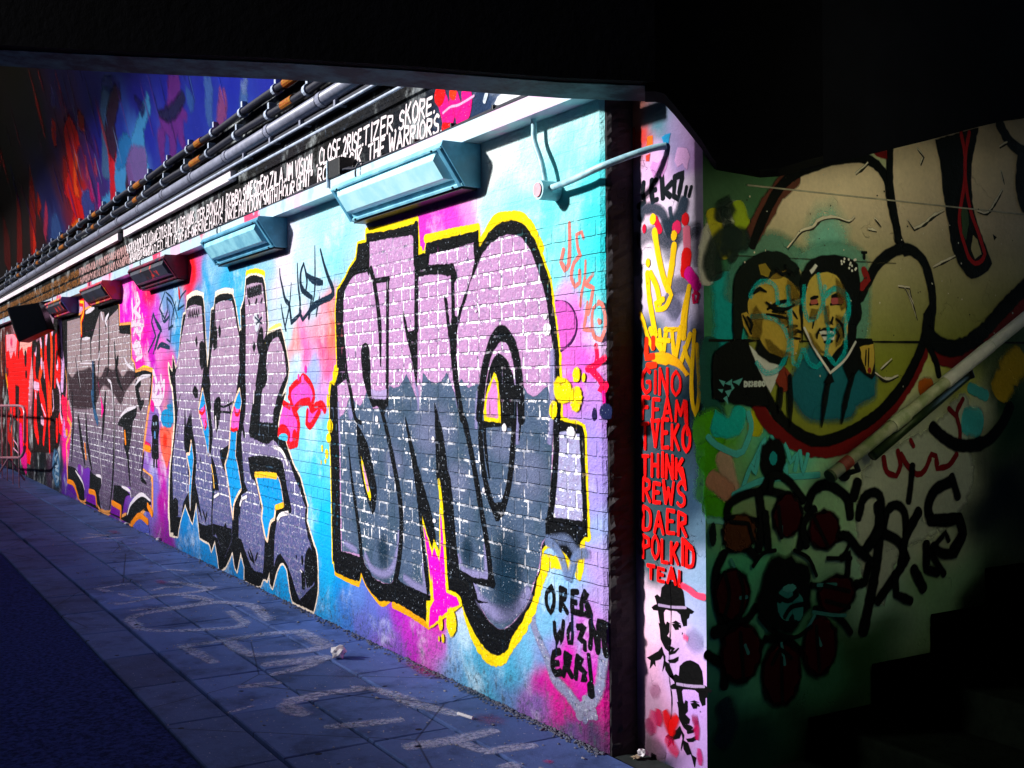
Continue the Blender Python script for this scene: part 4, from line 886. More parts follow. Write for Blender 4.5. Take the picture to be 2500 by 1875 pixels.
for s in ("E 240,250 250,150 270,60", "E 235,520 245,400", "E 480,720 495,800"): p.stroke(s, .006, BLK, t0=.3)
for s in ("F 1000,640 1030,720 1060,760", "F 1020,620 1060,740 1070,790", "F 1105,660 1080,750", "E 510,1300 540,1400", "E 560,1320 540,1430"): p.stroke(s, .012, BLK, t0=.3, t1=.5)
p.text("SHAKE", *[float(v) for v in (WALL.uv(px("D 350,760")[0])[0], WALL.uv(px("D 470,700")[0])[0])], WALL.uv(px("D 410,790")[0])[1], WALL.uv(px("D 410,690")[0])[1], BLK, .006) if False else None
for k in range(5):
    x = 352 + k * 24; p.stroke(f"D {x},{700 + k*3} {x+10},{790 - k*4} {x+22},{690 - k*4} {x+26},{770 - k*4}", .005, BLK)
for k in range(6):
    x = 995 + k * 26; y = 470 - k * 8; p.stroke(f"D {x},{y} {x+6},{y+95} {x+16},{y-10} {x+20},{y+80}", .011, '1c1c22')
for s in ("D 1010,590 1020,630", "D 1095,580 1085,620", "D 1155,570 1145,610"): p.stroke(s, .01, BLK)
p.build("black_lines", M_SPRAY, sil2)
p = Paint(WALL, .0145, .0002)
BL = '2c9ce0'
for s, w in (("E 512,0 552,200 572,350 582,480 575,720 548,560 482,280 470,220", 0), ("E 912,0 932,140 912,260 882,450 872,600 866,720 892,830 932,1080 890,1150 852,1250 842,1400 820,1250 790,1020 756,820 800,640 822,300 872,100", 0),
             ("E 1085,930 1200,928 1310,945 1352,1030 1387,1250 1305,1275 1290,1400 1245,1450 1215,1640 1192,1600 1152,1400 1162,1280 1122,1100", 0), ("E 390,560 415,750 402,900 386,1100 380,1300 370,1100 376,900 340,700 372,700", 0)):
    p.stroke(s, .012, 'ffdcc0', closed=True, corner=40); p.fill(s, BL, corner=40)
for s in ("E 480,230 540,180 560,340 540,440 500,300", "E 850,200 920,230 900,430 820,440 830,300"): p.fill(s, 'f070c8')
for s in ("E 480,245 510,265 540,225 535,180", "E 545,350 560,380 540,430", "E 860,200 870,270 900,275 915,230", "E 820,430 850,445 890,430"): p.stroke(s, .013, 'e8103c')
p.stroke("E 1085,925 1200,925 1310,940", .02, 'ffc850'); p.stroke("E 1387,1250 1305,1280", .018, 'ffc850')
for s, w in (("E 920,1250 940,1190 990,1160", .012), ("E 640,1165 690,1130", .011), ("F 1325,300 1360,250 1440,230", .014), ("E 1290,625 1350,650 1400,720 1430,810", .013), ("E 610,820 632,960 640,1060", .010), ("E 1070,20 1065,150", .008), ("E 655,300 660,420", .012), ("F 1575,850 1590,870", .005)): p.stroke(s, w, 'f8f0f4' if w != .010 else 'f8c878')
for s in ("D 1090,790", "D 1110,830", "D 1100,880"): p.dot(s, .05, .04, 'dce0ec', a=.9)
for s in ("D 1080,770 1150,840", "D 1150,770 1095,850", "D 1110,740 1120,830"): p.stroke(s, .006, '30384c')
p.build("coloured_details", M_SPRAY, sil2, "blue gaps with pink and cream edges between the middle silver letters")

# ---- pink drawing between the two pieces
p = Paint(WALL, .0016, .0002); PK, RD = 'f068c8', 'e8103c'
p.fill("D 1440,1640 1470,1530 1530,1470 1600,1420 1680,1480 1702,1560 1705,1640 E 1690,120 1660,130 1600,150 1520,210 1510,260 1545,320 1550,420 1530,560 1450,610 1420,540 1330,480 1340,330 1370,150 1450,180 1460,60", PK, corner=70)
p.fill("E 1640,200 1660,230 1720,240 1760,190 1830,210 1770,250 1720,380 1670,410 1630,380", PK)
for s, w in (("D 1440,1640 1470,1530 1560,1450 1600,1410 1660,1470 1700,1550 1710,1640 E 1690,160", .020), ("E 1450,0 1455,100 1500,260", .02), ("E 1380,150 1450,190", .02), ("E 1510,210 1570,150 1660,130", .024), ("E 1660,150 1690,220 1740,180 1800,170 1830,225", .024), ("E 1640,240 1630,370 1670,400 1720,330 1770,240", .02), ("E 1510,250 1545,350 1540,470 1520,570 1450,610 1430,560", .024), ("E 1330,470 1360,430 1400,440 1440,500", .03), ("E 1500,500 1520,570", .04)): p.stroke(s, w, RD)
p.fill("E 1340,500 1400,480 1430,520 1420,560 1330,530", '60c0e8'); p.dot("D 1622,1335", .028, .03, 'f050b0'); p.dot("D 1545,1420", .022, .025, 'f060b8'); p.dot("D 1590,1440", .03, .03, 'f070c0')
for a, b, c in (("E 1885,400", .055, .045), ("E 1870,530", .045, .035), ("E 1800,640", .02, .025), ("E 1850,700", .032, .035), ("E 1835,780", .018, .018), ("E 1790,790", .012, .016), ("D 1945,1330", .03, .03), ("E 1860,130", .018, .05)): p.dot(a, b, c, YEL)
p.fill("D 1935,1330 1975,1320 1970,1380 1930,1500 1900,1480 1880,1640 1868,1560 1880,1480 1915,1450 1918,1370", 'ffd820')
p.build("pink_drawing", M_SPRAY, wall, "pink and red blob drawing between the two groups of silver letters")

# ---- black scribbled tags
p = Paint(WALL, .0014, .0002)
for s, w in (("D 1340,250 1345,330 1370,450 1400,580 1440,630 1455,720 1465,830 1540,760 1570,710", .017), ("D 1465,400 1455,560 1440,680 1400,870 1410,920", .011), ("D 1530,190 1540,420 1560,600 1560,720 1590,800 1660,700 1680,600", .015), ("D 1600,190 1570,280 1565,400 1590,480 1660,540 1690,560", .020),
             ("D 1600,190 1630,330 1635,400 1625,470", .014), ("D 1630,310 1700,370 1800,400", .024), ("D 1720,0 1722,300 1715,520 1690,640", .010), ("D 1780,40 1820,200 1870,350 1910,450 1920,520 1880,560 1790,600 1710,660 1670,700 1655,780", .020), ("D 1355,630 1375,760 1405,915", .011), ("D 1770,550 1750,660 1735,760", .009), ("D 1790,600 1690,650", .02)):
    p.stroke(s, w, '14283c', t0=.4, t1=.7)
p.build("black_tag", M_SPRAY, wall, "thin black scribbled tag on pale blue between the two lights")
p = Paint(WALL, .0014, .0002)
for s, w in (("D 100,500 60,620 40,680 100,790 130,700 120,560 180,640 200,780", .014), ("D 140,640 150,760 90,820 60,720", .014), ("D 110,500 180,580 240,780", .012), ("D 220,600 180,760 170,840 160,1040 120,1010", .013), ("D 20,1110 60,1070 150,1100", .026), ("D 0,790 60,900 30,1000 0,1120", .018), ("D 330,480 270,560 240,690 310,640", .012), ("D 250,460 260,560", .03), ("D 150,750 140,900 190,860", .014), ("G 1740,1010 1800,890 1830,820 1780,660 1800,560 1850,700 1900,760", .018), ("G 1800,1030 1830,920 1860,800", .016)):
    p.stroke(s, w, 'd01830' if s.startswith("D 250,460") else '143850', t0=.5, t1=.6, a=.9)
p.build("black_tag", M_SPRAY, wall, "tangled dark scribble on blue left of the middle silver letters")
p = Paint(WALL, .0014, .0002)
for s, w in (("A 1865,140 1868,300 1860,460 1830,500 1800,440 1820,350", .022), ("A 1975,260 1960,210 1920,230 1930,330 1950,390 1900,450 1880,560 1910,630 1945,600 1945,510", .018), ("A 1990,430 1985,560 1960,680 1950,780", .014), ("A 2050,530 2000,600 1975,610 2050,640 2030,760 2010,840", .018), ("A 2005,750 1990,880 1975,960 2030,965", .016), ("A 2100,755 2050,800 2040,920 2060,1020 2110,1040 2140,960 2140,850 2120,770 2090,750", .018), ("A 2090,890 2100,905", .02)): p.stroke(s, w * .55, 'e88880', a=.9, t0=.7)
p.build("salmon_tag", M_SPRAY, wall, "salmon pink handwritten tag down the cyan corner of the wall")
p = Paint(WALL, .0014, .0002)
for s, w in (("A 2070,1090 2080,1160 2065,1240 2000,1265", .022), ("A 2140,1180 2080,1230 2010,1270", .022), ("A 2040,1280 2095,1340 2120,1400 2100,1430 2140,1420 2150,1390", .026)): p.stroke(s, w * .6, 'ff1060', a=.9)
p.stroke("A 2130,1450 2135,1560", .01, 'f040a0', t1=.3); p.dot("N 245,630", .05, .035, '1c2448', a=.95); p.dot("N 160,650", .02, .03, '242048')
p.stroke("A 1760,740 1850,760 1910,850 1920,960 1880,1060 1800,1125", .006, '401850', t0=.5); p.fill("A 1755,745 1850,765 1905,860 1912,960 1870,1050 1800,1115 1790,1000", 'e878d8', a=.8)
p.build("crimson_tag", M_SPRAY, wall, "small crimson arrow tag on pink beside the dark slot")
p = Paint(WALL, .0014, .0003)
for s, w in (("C 1730,265 1690,310 1690,400 1720,460 1745,400 1745,310 1725,260", .021), ("C 1795,270 1800,360 1795,440", .022), ("C 1795,275 1840,290 1830,350 1800,370 1850,460", .021), ("C 1890,300 1885,380 1890,455", .024), ("C 1890,300 1930,300", .02), ("C 1890,380 1920,380", .02), ("C 1885,450 1950,465 2030,475", .022), ("C 1985,300 1960,370 1960,440", .022), ("C 1985,305 2005,320 1975,370 2005,385", .02), ("C 2000,400 2030,470", .03),
             ("C 1750,540 1755,620 1770,690 1790,600 1805,690 1820,530", .021), ("C 1880,560 1855,610 1860,690 1885,690 1890,610 1875,550", .019), ("C 1930,570 1985,575 1940,660 1985,690 1985,740", .024), ("C 2030,530 2035,620 2025,730", .024), ("C 2030,540 2070,650 2085,760", .026), ("C 2085,760 2090,640 2092,535 2150,560", .028), ("C 2125,545 2135,700 2150,780", .032),
             ("C 1790,760 1745,780 1735,870 1760,930 1800,920", .027), ("C 1740,850 1780,850", .022), ("C 1835,780 1835,860 1820,940", .026), ("C 1835,780 1875,800 1860,860 1840,870 1885,950", .024), ("C 1930,800 1920,880 1915,960", .026), ("C 1930,805 1965,830 1930,870 1990,920 1960,975 1990,970", .024), ("C 2015,790 2025,890 2035,980", .022), ("C 2030,1030 2035,1085", .042)): p.stroke(s, w * .54, "05080c", wob=.1, fe=.005)
for s, L in (("C 1890,470", .10), ("C 1765,690", .06), ("C 2040,480", .05), ("C 1885,470", .12)): p.drip(s, L, .004, '101830')
p.build("black_lettering", M_SPRAY, wall, "drippy black words low on the wall beside the dark slot")
p = Paint(WALL, .0013, .0002)
p.stroke("C 1580,440 1590,560 1640,690 1700,830 1750,970 1850,1080 1930,1190 1990,1270", .020, '9098bc', fe=.018, a=.85, t0=.6); p.stroke("C 2130,780 2115,900 2090,1060 2010,1160", .022, '9098bc', fe=.02, a=.85)
for q in range(26): a = rng.normal(0, 34); p.dot(f"C {1990 + a},{1205 + rng.normal(0, 45)}", .03, .018, 'a8aac8', a=.7)
p.build("silver_drips", M_CHROME, wall, "crumbly silver drips over magenta at the wall foot")

# ---- third piece: brown silver letters far along the wall
SIL3 = ("G 752,640 780,600 930,580 1000,520 1130,470 1395,455 1402,700 1532,690 1542,1105 1575,1150 1592,1255 1690,1225 1790,1250 1772,1500 1745,1640 H 1760,100 1705,500 1662,900 1790,1010 1792,1420 1735,1320 1640,1440 1545,1540 1482,1440 1420,1450 1322,1290 1285,1400 1190,1385 1140,1320 1055,1140 1000,1280 930,1225 795,1020 780,600 850,400 790,280 G 790,1400 755,1000")
p = Paint(WALL, .0010, .0004); p.stroke(SIL3, .03, 'ffb070', closed=True, corner=40); p.stroke("G 1395,470 1400,720 1530,705 1545,1105 1595,1255 1690,1215 1790,1250", .04, YEL)
h3 = p.build("orange_outline", M_SPRAY, wall)
p = Paint(WALL, .0030, .0004); p.fill(SIL3, BLK, corner=40); sil3 = p.build("black_letter_shape", M_SPRAY, wall, "black shape behind the brown silver letters beyond the pink stripe"); h3.parent = sil3
p = Paint(WALL, .0044, .0004)
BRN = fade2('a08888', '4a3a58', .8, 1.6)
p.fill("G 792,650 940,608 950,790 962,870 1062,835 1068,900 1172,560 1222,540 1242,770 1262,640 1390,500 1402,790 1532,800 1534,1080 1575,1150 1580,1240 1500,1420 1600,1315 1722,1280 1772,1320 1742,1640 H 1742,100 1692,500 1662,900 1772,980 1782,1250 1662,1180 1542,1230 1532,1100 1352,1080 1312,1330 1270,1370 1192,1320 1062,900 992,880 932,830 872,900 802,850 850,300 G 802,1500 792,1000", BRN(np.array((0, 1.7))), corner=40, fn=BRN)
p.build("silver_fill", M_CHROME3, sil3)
p = Paint(WALL, .0062, .0003)
p.fill("G 800,1260 850,1320 890,1260 930,1240 990,1230 1060,1200 1090,1260 1180,1320 1240,1200 1290,1220 1340,1230 1370,1150 1400,1250 1450,1310 1500,1240 1590,1250 1570,1330 1480,1450 1420,1600 1350,1500 1280,1420 1200,1400 1100,1640 850,1640 810,1500", '3c2c34', a=.85, fe=.03)
for s, w in (("G 955,610 952,1080 960,1130", .03), ("G 1065,850 1072,1130", .03), ("G 1170,560 1165,1060 1150,1340", .035), ("G 1280,620 1275,1180 1250,1300", .03), ("G 1345,900 1360,1120 1380,1300 1440,1450", .04), ("G 1110,1140 1120,1640 H 1120,300", .06), ("H 1330,0 1345,300 1340,700 1320,1080 1290,1350", .04), ("H 1450,330 1480,420 1470,600 1500,720 1530,1080", .05), ("H 920,270 950,500 1000,840", .07), ("H 1010,250 1030,600 1080,900", .06), ("H 1240,0 1220,300 1200,560", .06), ("G 1390,1070 1370,1160", .05), ("G 890,1080 920,1300 960,1500", .02), ("H 1690,700 1660,1000 1720,1060", .03), ("H 850,0 860,400 840,800", .05), ("G 990,540 985,800", .06), ("G 1120,500 1100,680", .05), ("G 1650,1370 1600,1400 1650,1640 H 1690,100", .06)):
    p.stroke(s, w, BLK, t0=.5, t1=.3)
for s in ("H 1380,370 1430,280 1500,200 1610,170 1600,260 1560,350 1540,540 1500,760 1470,600 1450,400", "H 800,850 900,900 990,1100 990,1260 930,1230 800,1020", "H 1060,910 1110,960 1190,980 1190,1080 1160,1180 1190,1370 1050,1140", "H 1340,1080 1430,1100 1530,1190 1470,1230 1430,1450 1330,1290", "H 1480,1440 1530,1310 1600,1220 1660,1180 1750,1230 1780,1300 1735,1320 1600,1440 1545,1540", "G 1400,740 1510,720 1520,790 1420,785", "G 960,800 1060,790 1060,840 965,860"): p.fill(s, BLK)
for s, w in (("H 1420,270 1490,200 1600,160", .03), ("H 890,910 970,1040 995,1130", .025), ("H 1130,960 1190,985 1200,1060", .025), ("H 1435,1095 1530,1150 1540,1220", .025), ("H 1500,1420 1540,1300 1660,1190 1770,1260", .03), ("G 1270,1330 1310,1390 1330,1640", .03), ("G 1460,1070 1500,1150 1580,1220", .03), ("G 1595,1390 1660,1310 1770,1280", .03), ("G 1175,1000 1160,1100", .03), ("G 1010,545 1110,490", .04), ("G 1260,700 1240,640 1280,560", .04), ("G 970,855 1060,845", .03), ("G 1190,540 1215,640", .03), ("G 940,1140 1110,1140", .012), ("G 900,1070 950,1420", .014), ("H 1330,0 1345,330 1350,720", .008), ("H 1150,470 1180,760 1205,1000", .012)): p.stroke(s, w * .7, 'e8e0ec', t0=.5, t1=.4)
for s, w in (("G 945,420 985,420 985,540 955,640 960,790", .05), ): p.stroke(s, w, 'f0202c'); p.stroke(s, w * .3, YEL)
for s, c in (("G 1155,1340 1180,1500 1215,1640 H 1220,200 1195,290 1190,100", 'ff08a0'), ("H 740,20 790,100 780,420 750,250 720,100", 'ff1060'), ("H 800,1040 880,1090 930,1230 800,1120", '6020a0'), ("H 1050,1150 1130,1190 1140,1320 1010,1260", '8030b0'), ("H 1320,1290 1430,1350 1420,1450 1300,1400", '8030a8'), ("H 1560,1530 1640,1450 1740,1520 1760,1640 1600,1620", '6068c0'), ("H 1710,560 1770,600 1770,640 1700,620", 'f04070')): p.fill(s, c)
for s in ("H 795,1030 870,1070 925,1225", "H 1050,1150 1120,1180 1140,1310", "H 1320,1285 1425,1345 1420,1450", "H 1545,1540 1640,1440 1740,1510", "H 1740,1320 1790,1420", "H 1000,600 1015,760", "H 1470,460 1480,580", "H 1710,640 1770,660"): p.stroke(s, .03, 'ff9838')
p.stroke("H 1085,0 1110,200 1150,330", .05, '386088'); p.stroke("G 1095,1150 1100,1640", .05, '284868')
p.build("black_lines", M_SPRAY, sil3)
# pink stripe with white scribbles and a little black figure
p = Paint(WALL, .0014, .0003)
for s, w in (("G 1550,400 1560,560 1545,700 1590,650 1610,320 1640,420 1570,520 1650,600 1600,700 1560,640", .025), ("G 1640,500 1620,680 1680,700 1640,790 1600,720 1570,800", .022), ("G 1600,760 1650,820 1640,910 1600,880", .02), ("G 1590,900 1570,960 1620,940 1640,1000 1590,1020 1660,1060", .025), ("G 1560,930 1600,1000 1650,940 1670,1050 1600,1100", .02), ("G 1545,430 1560,620", .015), ("G 1670,560 1690,700", .012), ("G 1800,1240 1840,1360 1820,1500 1870,1380 1890,1480 1850,1640", .03), ("G 1890,1290 1900,1400 1930,1350 1920,1500 1880,1600", .026), ("G 1800,1400 1790,1560 1850,1640 1900,1560", .026), ("H 1800,20 1860,100 1870,200 1840,60 1900,40", .026), ("H 1870,200 1890,260 1880,300", .03), ("H 1900,330 1920,420", .02)): p.stroke(s, w, 'f8e4f8', a=.9)
p.fill("H 1790,270 1830,250 1860,280 1870,420 1860,520 1865,760 1845,780 1850,880 1835,870 1830,770 1820,770 1815,880 1800,870 1800,780 1780,740 1790,520 1775,430", BLK); p.dot("H 1805,360", .03, .02, '90a8c0'); p.dot("H 1835,355", .03, .02, '90a8c0'); p.dot("H 1820,490", .04, .045, '608cc0')
for s, w in (("H 1780,140 1800,160", .05),): p.stroke(s, w, 'f010a0')
p.fill("H 1905,220 1960,190 2030,230 2040,330 2000,400 1920,380 1890,300", '2c90c8'); p.fill("H 1960,140 2010,130 2020,200 1970,190", '3888b8')
p.fill("H 1885,440 1940,430 2000,500 2005,700 1960,860 1900,640", 'f87060', fe=.04); p.blob("H 1940,560", .12, .1, 'ff4838', .8)
p.build("white_scribble", M_SPRAY, wall, "white scribbles and a small black figure on the pink stripe")
# red graffiti at the far end
p = Paint(WALL, .0016, .0004)
p.fill("U 60,150 200,150 310,215 305,330 320,600 310,900 320,1250 240,1330 330,1280 500,1280 560,1240 600,1000 640,640 640,300 600,120 540,40 470,70 380,200 320,215 200,150", '180408')
p.fill("U 55,150 190,148 310,215 300,420 285,560 270,900 270,1240 300,1290 290,1400 200,1340 190,1000 100,900 70,560 55,300", 'ff1206')
p.fill("U 60,150 130,145 165,190 150,360 135,300 105,375 85,300 65,310", 'ffa8b8'); p.fill("U 195,150 310,215 300,260 265,270 255,360 230,340 215,260 190,300", 'ffb8b0'); p.blob("U 110,220", .25, .12, 'f01878', .7)
p.fill("U 150,640 185,660 180,860 200,900 150,960 150,800", '140204', fe=.04); p.stroke("U 90,940 70,1080 110,1180 110,1320", .12, 'b01008'); p.stroke("U 200,1080 210,1300 250,1390", .16, 'f04098'); p.stroke("U 110,1050 130,1180 120,1310", .06, 'ff5010')
for s in ("U 130,1160 160,1200 175,1230", "U 130,1240 180,1290", "U 280,600 300,620", "U 275,660 298,665", "U 275,720 295,725", "U 275,780 292,785", "U 290,860 300,840"): p.stroke(s, .012, 'f0b0d0')
for s, w in (("U 340,265 330,500 350,620", .10), ("U 395,225 405,450 380,560 400,690", .09), ("U 430,420 455,640 470,900 480,1270", .08), ("U 445,110 440,350 460,560 490,700", .10), ("U 490,70 500,350 490,700 495,900", .09), ("U 540,90 540,380 530,640", .08), ("U 570,150 565,330 575,540 550,540", .12), ("U 335,640 370,660 420,820 440,930 420,1180", .12), ("U 345,730 340,1000 370,1160", .14), ("U 470,640 480,1000", .09), ("U 580,980 590,1060", .16), ("U 550,1000 550,1160", .10)): p.stroke(s, w, 'ff2408' if w != .09 else 'ff5a08', t0=.8, t1=.5)
for s, w in (("U 340,285 345,300", .09), ("U 390,200 400,250", .05), ("U 455,100 445,210", .07), ("U 495,60 505,110", .07), ("U 570,170 565,250", .05), ("U 330,635 375,650", .06), ("U 400,410 405,440", .07), ("U 550,430 555,445", .07), ("U 345,720 348,740", .05), ("U 420,420 430,560", .025), ("U 400,970 420,985", .06), ("U 400,820 440,930", .02), ("U 550,590 580,700 585,900 600,980", .04), ("U 510,690 520,850 510,880", .02), ("U 600,330 610,420 600,640", .10), ("U 590,30 600,200", .13)): p.stroke(s, w, 'f8c8e8' if w < .1 else 'e8b8ec')
for s, w in (("U 370,730 390,850 380,960", .08), ("U 550,330 545,400", .06), ("U 330,230 340,240", .12), ("U 370,330 375,400", .07), ("U 480,500 490,640", .025), ("U 610,0 620,250 640,420", .10), ("U 530,60 545,40", .12), ("U 245,372 250,378", .12), ("U 75,505 78,508", .07), ("U 250,528 258,530", .06), ("U 180,350 190,180", .05)): p.stroke(s, w, '100408')
p.stroke("U 20,220 40,400 30,520", .12, '501408'); p.stroke("U 20,220 15,400 30,540", .02, 'd07010'); p.stroke("U 60,540 75,640", .05, 'f0a020')
p.fill("U 600,740 650,760 650,960 640,1090 615,960 600,860", 'ff1878'); p.stroke("U 625,960 620,1100 640,1110", .05, 'e090e0'); p.dot("U 645,1090", .10, .06, 'f8a008')
p.fill("U 530,1270 560,1300 575,1400 570,1590 540,1590 510,1480 510,1350", '5078a0', a=.8, fe=.05)
for k in range(16): p.stroke(f"U {520 + rng.random() * 45},{1290 + k * 17} {525 + rng.random() * 45},{1310 + k * 17}", .02, 'a8c0d8' if k % 2 else '182c40', a=.8)
p.build("red_graffiti", M_SPRAY, wall, "red and orange dripping letters with pink tops at the far left end")

# ---- the painted names
WHT = 'fff4fa'
def names(words, zlo, zhi, crop, w, name, lab, colf):
    p = Paint(WALL, .0010, .00006)
    for t, a, b in words:
        u0, u1 = WALL.uv((a, crop))[0], WALL.uv((b, crop))[0]
        p.text(t, u0, u1, zlo, zhi, colf(u0), w, slant=.10, jit=.07, fe=.003, gap=.17)
    p.build(name, M_SPRAY, upper, lab)
cf = lambda u: WHT if u > -9 else ('d0a8a8' if u > -12 else '94643c')
R_ = lambda x: 400 + x / 3.16
S_ = lambda x: x / 4.424
names([("SKORE.", 975, 1062), ("TIZER.", 888, 967), ("2RISE.", 838, 887), ("CLOSE.", 780, 835), (".", 771, 776), ("JIM VISION", R_(935), R_(1142)), ("ZILA.", R_(820), R_(932)), ("SIZE92.", R_(695), R_(816)), ("SHINE.", R_(610), R_(692)), ("ROBBO.", R_(480), R_(606)), (".", R_(472), R_(478)), ("BONZAI", R_(330), R_(455)),
       (".IZER.", S_(2112), R_(322)), ("HANS.", S_(2015), S_(2100)), ("LACER.", S_(1900), S_(2010)), ("IDETH", S_(1812), S_(1895)), ("STYLES.", S_(1715), S_(1805)), ("CRANE.", S_(1622), S_(1712)), ("ELK", S_(1560), S_(1618)), ("DDS.", S_(1480), S_(1555)), ("TAND.", S_(1395), S_(1475)), ("SOW INE.", S_(1268), S_(1390))], 2.958, 3.062, 380, .0074, "painted_names", "upper row of white hand painted names", cf)
names([("THE WARRIORS.", 899, 1079), ("BASIK,", 823, 892), ("ROF", 776, 812), ("GENT\"", R_(1026), R_(1145)), ("HOUR.", R_(890), R_(1022)), ("SMITH.", R_(765), R_(885)), ("'DON'", R_(650), R_(762)), ("PAUL", R_(580), R_(652)), ("INKIE.", R_(475), R_(578)), ("HAOS.", R_(352), R_(462)), ("SINE.", R_(268), R_(348)), ("ACE-ONE/", R_(160), R_(268)), ("OFSKE.", R_(75), R_(160)), ("HILT.", S_(1790), R_(70)),
       ("ED.", S_(1700), S_(1770)), ("PAD.", S_(1615), S_(1695)), ("EXSIM", S_(1485), S_(1610)), ("APAN.", S_(1400), S_(1480)), ("OPTS.", S_(1325), S_(1395))], 2.842, 2.942, 420, .0074, "painted_names", "lower row of white hand painted names", cf)
p = Paint(WALL, .0010, .00005)                         # beyond reading distance: dabs of white brush marks
for z0 in (2.85, 2.965):
    u = -8.15 if z0 > 2.9 else -7.95
    while u > -22:
        h = .085; c = cf(u)
        for k in range(2): p.stroke([(u - rng.random() * .06, z0 + rng.random() * .02), (u - rng.random() * .07, z0 + h * .5), (u - .03 - rng.random() * .06, z0 + h)], .010, c, fe=.004)
        if rng.random() < .5: p.stroke([(u - .07, z0 + h * rng.random()), (u, z0 + h * rng.random())], .009, c, fe=.004)
        u -= .105
p.build("painted_names", M_SPRAY, upper, "far part of the name rows, too small to read")
p = Paint(WALL, .0012, .0002)
p.stroke("P 1105,95 1135,180 1165,300", .045, 'ff1090', t0=.9); p.stroke("P 1165,310 1195,180 1200,80", .035, 'ff1090'); p.stroke("P 1200,90 1235,200 1255,280", .035, 'ff1090'); p.stroke("P 1255,290 1295,180 1295,75", .045, 'ff1090'); p.stroke("P 1100,80 1108,100", .05, 'ff2010'); p.stroke("P 1192,70 1205,85", .03, 'ff5020'); p.stroke("P 1125,225 1180,180 1240,165 1350,100", .005, 'd8b0d8')
p.fill("P 1500,160 1520,110 1570,85 1640,78 1710,95 1620,120 1560,160", 'f4f8ff', fe=.01); p.stroke("P 1440,85 1425,135", .014, 'd8e4f4'); p.stroke("P 1130,325 1200,330", .02, 'f02030'); p.fill("P 1240,315 1300,300 1310,320 1260,335", 'ff1060')
p.build("pink_letter", M_SPRAY, upper, "big pink letter W with white shapes beside it")

# ---- flames and drips on the leaning upper wall
p = Paint(VLT, .002, .0004)
for s, c, a in (("Q 640,430 650,620 650,850 690,850 700,700 670,560 690,400 720,330 700,250 660,250", '5478a8', .7), ("Q 720,870 740,760 800,600 830,640 870,530 940,340 950,420 900,560 920,700 950,880 900,900 840,940 800,960 730,1000 700,1030", '58a0e0', .85), ("Q 760,640 800,600 830,640 800,760 740,800", '3c80c8', .8),
                ("Q 830,700 880,680 920,690 925,880 880,930 830,960 800,800", '8868b0', .7), ("Q 690,400 730,280 760,330 740,420 720,520 740,640 720,740 690,700 670,560", '300c38', .9), ("Q 690,700 720,640 735,700 720,800 725,960 705,1030 700,850", 'd82040', .9),
                ("Q 790,720 815,760 850,900 840,950 800,940 805,830", '401038', .9), ("Q 1000,600 1030,540 1010,480 1060,430 1070,230 1130,230 1140,400 1180,470 1150,500 1160,600 1180,700 1140,640 1115,560 1110,760 1080,760 1075,600 1040,560 1035,820 1015,700", '803c98', .6), ("Q 1000,460 1060,440 1130,370 1150,330 1170,360 1130,440 1070,490", '18184c', .9),
                ("Q 1300,230 1310,480 1330,540 1340,380 1330,240", '6088d0', .5), ("Q 1400,310 1380,500 1400,560 1430,420 1420,330", 'a05890', .7), ("Q 1530,320 1520,420 1545,480 1560,330", '5c80c0', .7), ("Q 1560,240 1545,340 1530,280", '88a0d8', .6),
                ("Q 410,560 440,480 480,560 500,640 470,760 490,860 480,980 520,1050 540,1170 500,1180 450,1200 470,1100 440,1000 410,960 440,800 420,680", 'e03010', .9), ("Q 470,700 490,740 480,880 500,980 470,960", 'ff6010', .9), ("Q 450,1200 500,1130 520,1180 480,1190", 'ff8010', .9), ("Q 330,500 350,520 355,640 345,660 330,600", 'c03010', .9), ("Q 500,440 530,480 530,560 490,540", 'a02810', .8),
                ("Q 400,740 440,760 430,900 410,980", 'a02018', .8), ("Q 110,960 130,1100 140,1450 110,1440", '701408', .8), ("Q 190,800 220,1000 220,1280 200,1430 190,1100", '8c1808', .8), ("Q 210,1180 225,1280 215,1430", 'e04010', .8), ("Q 20,1100 60,1250 70,1480 30,1400", '501008', .8), ("Q 240,960 260,1040 240,1100", 'b03010', .8),
                ("Q 290,1020 300,1100 290,1260 280,1200", 'c04060', .7), ("Q 540,720 560,860 550,880", 'b04868', .8), ("Q 600,740 615,840 600,830", 'a04068', .8), ("Q 620,900 645,1100 630,1100", 'c03890', .8), ("Q 570,880 600,1000 575,1000", 'b83070', .8), ("Q 520,1000 560,940 600,1060 560,1140 530,1120", '384c98', .8), ("Q 330,1140 360,1100 400,1240 350,1260 330,1320", '4460a0', .7), ("Q 650,1010 720,960 760,990 700,1040", '60a8e8', .8),
                ("Q 400,500 480,440 560,560 600,700 540,600 470,520", '38186c', .6), ("Q 640,260 700,230 760,280 720,330", '302c98', .5), ("Q 1180,300 1220,360 1210,440 1190,380", '4870c0', .6), ("Q 320,400 330,300 350,400", '5858a8', .5), ("Q 850,350 920,420 900,470 880,420", '1c1468', .7)): p = Paint(VLT, .002 + .0004 * rng.random(), .0004); p.fill(s, tuple(v * .62 for v in lin(c)), a=a, fe=.05, rough=.012); p.build('painted_flame', M_SPRAYP, vault)
p = Paint(VLT, .006, .0004)
for k in range(70):
    u = rng.uniform(-12, -.6); v = rng.uniform(.1, 1.6); L = rng.uniform(.12, .6)
    p.stroke([(u, v), (u + rng.normal(0, .012), v + L)], rng.uniform(.008, .02), ['4868b0', '2c3cb0', '101050', '583890', '7088c0'][k % 5], t0=.3, t1=.2, a=.5)
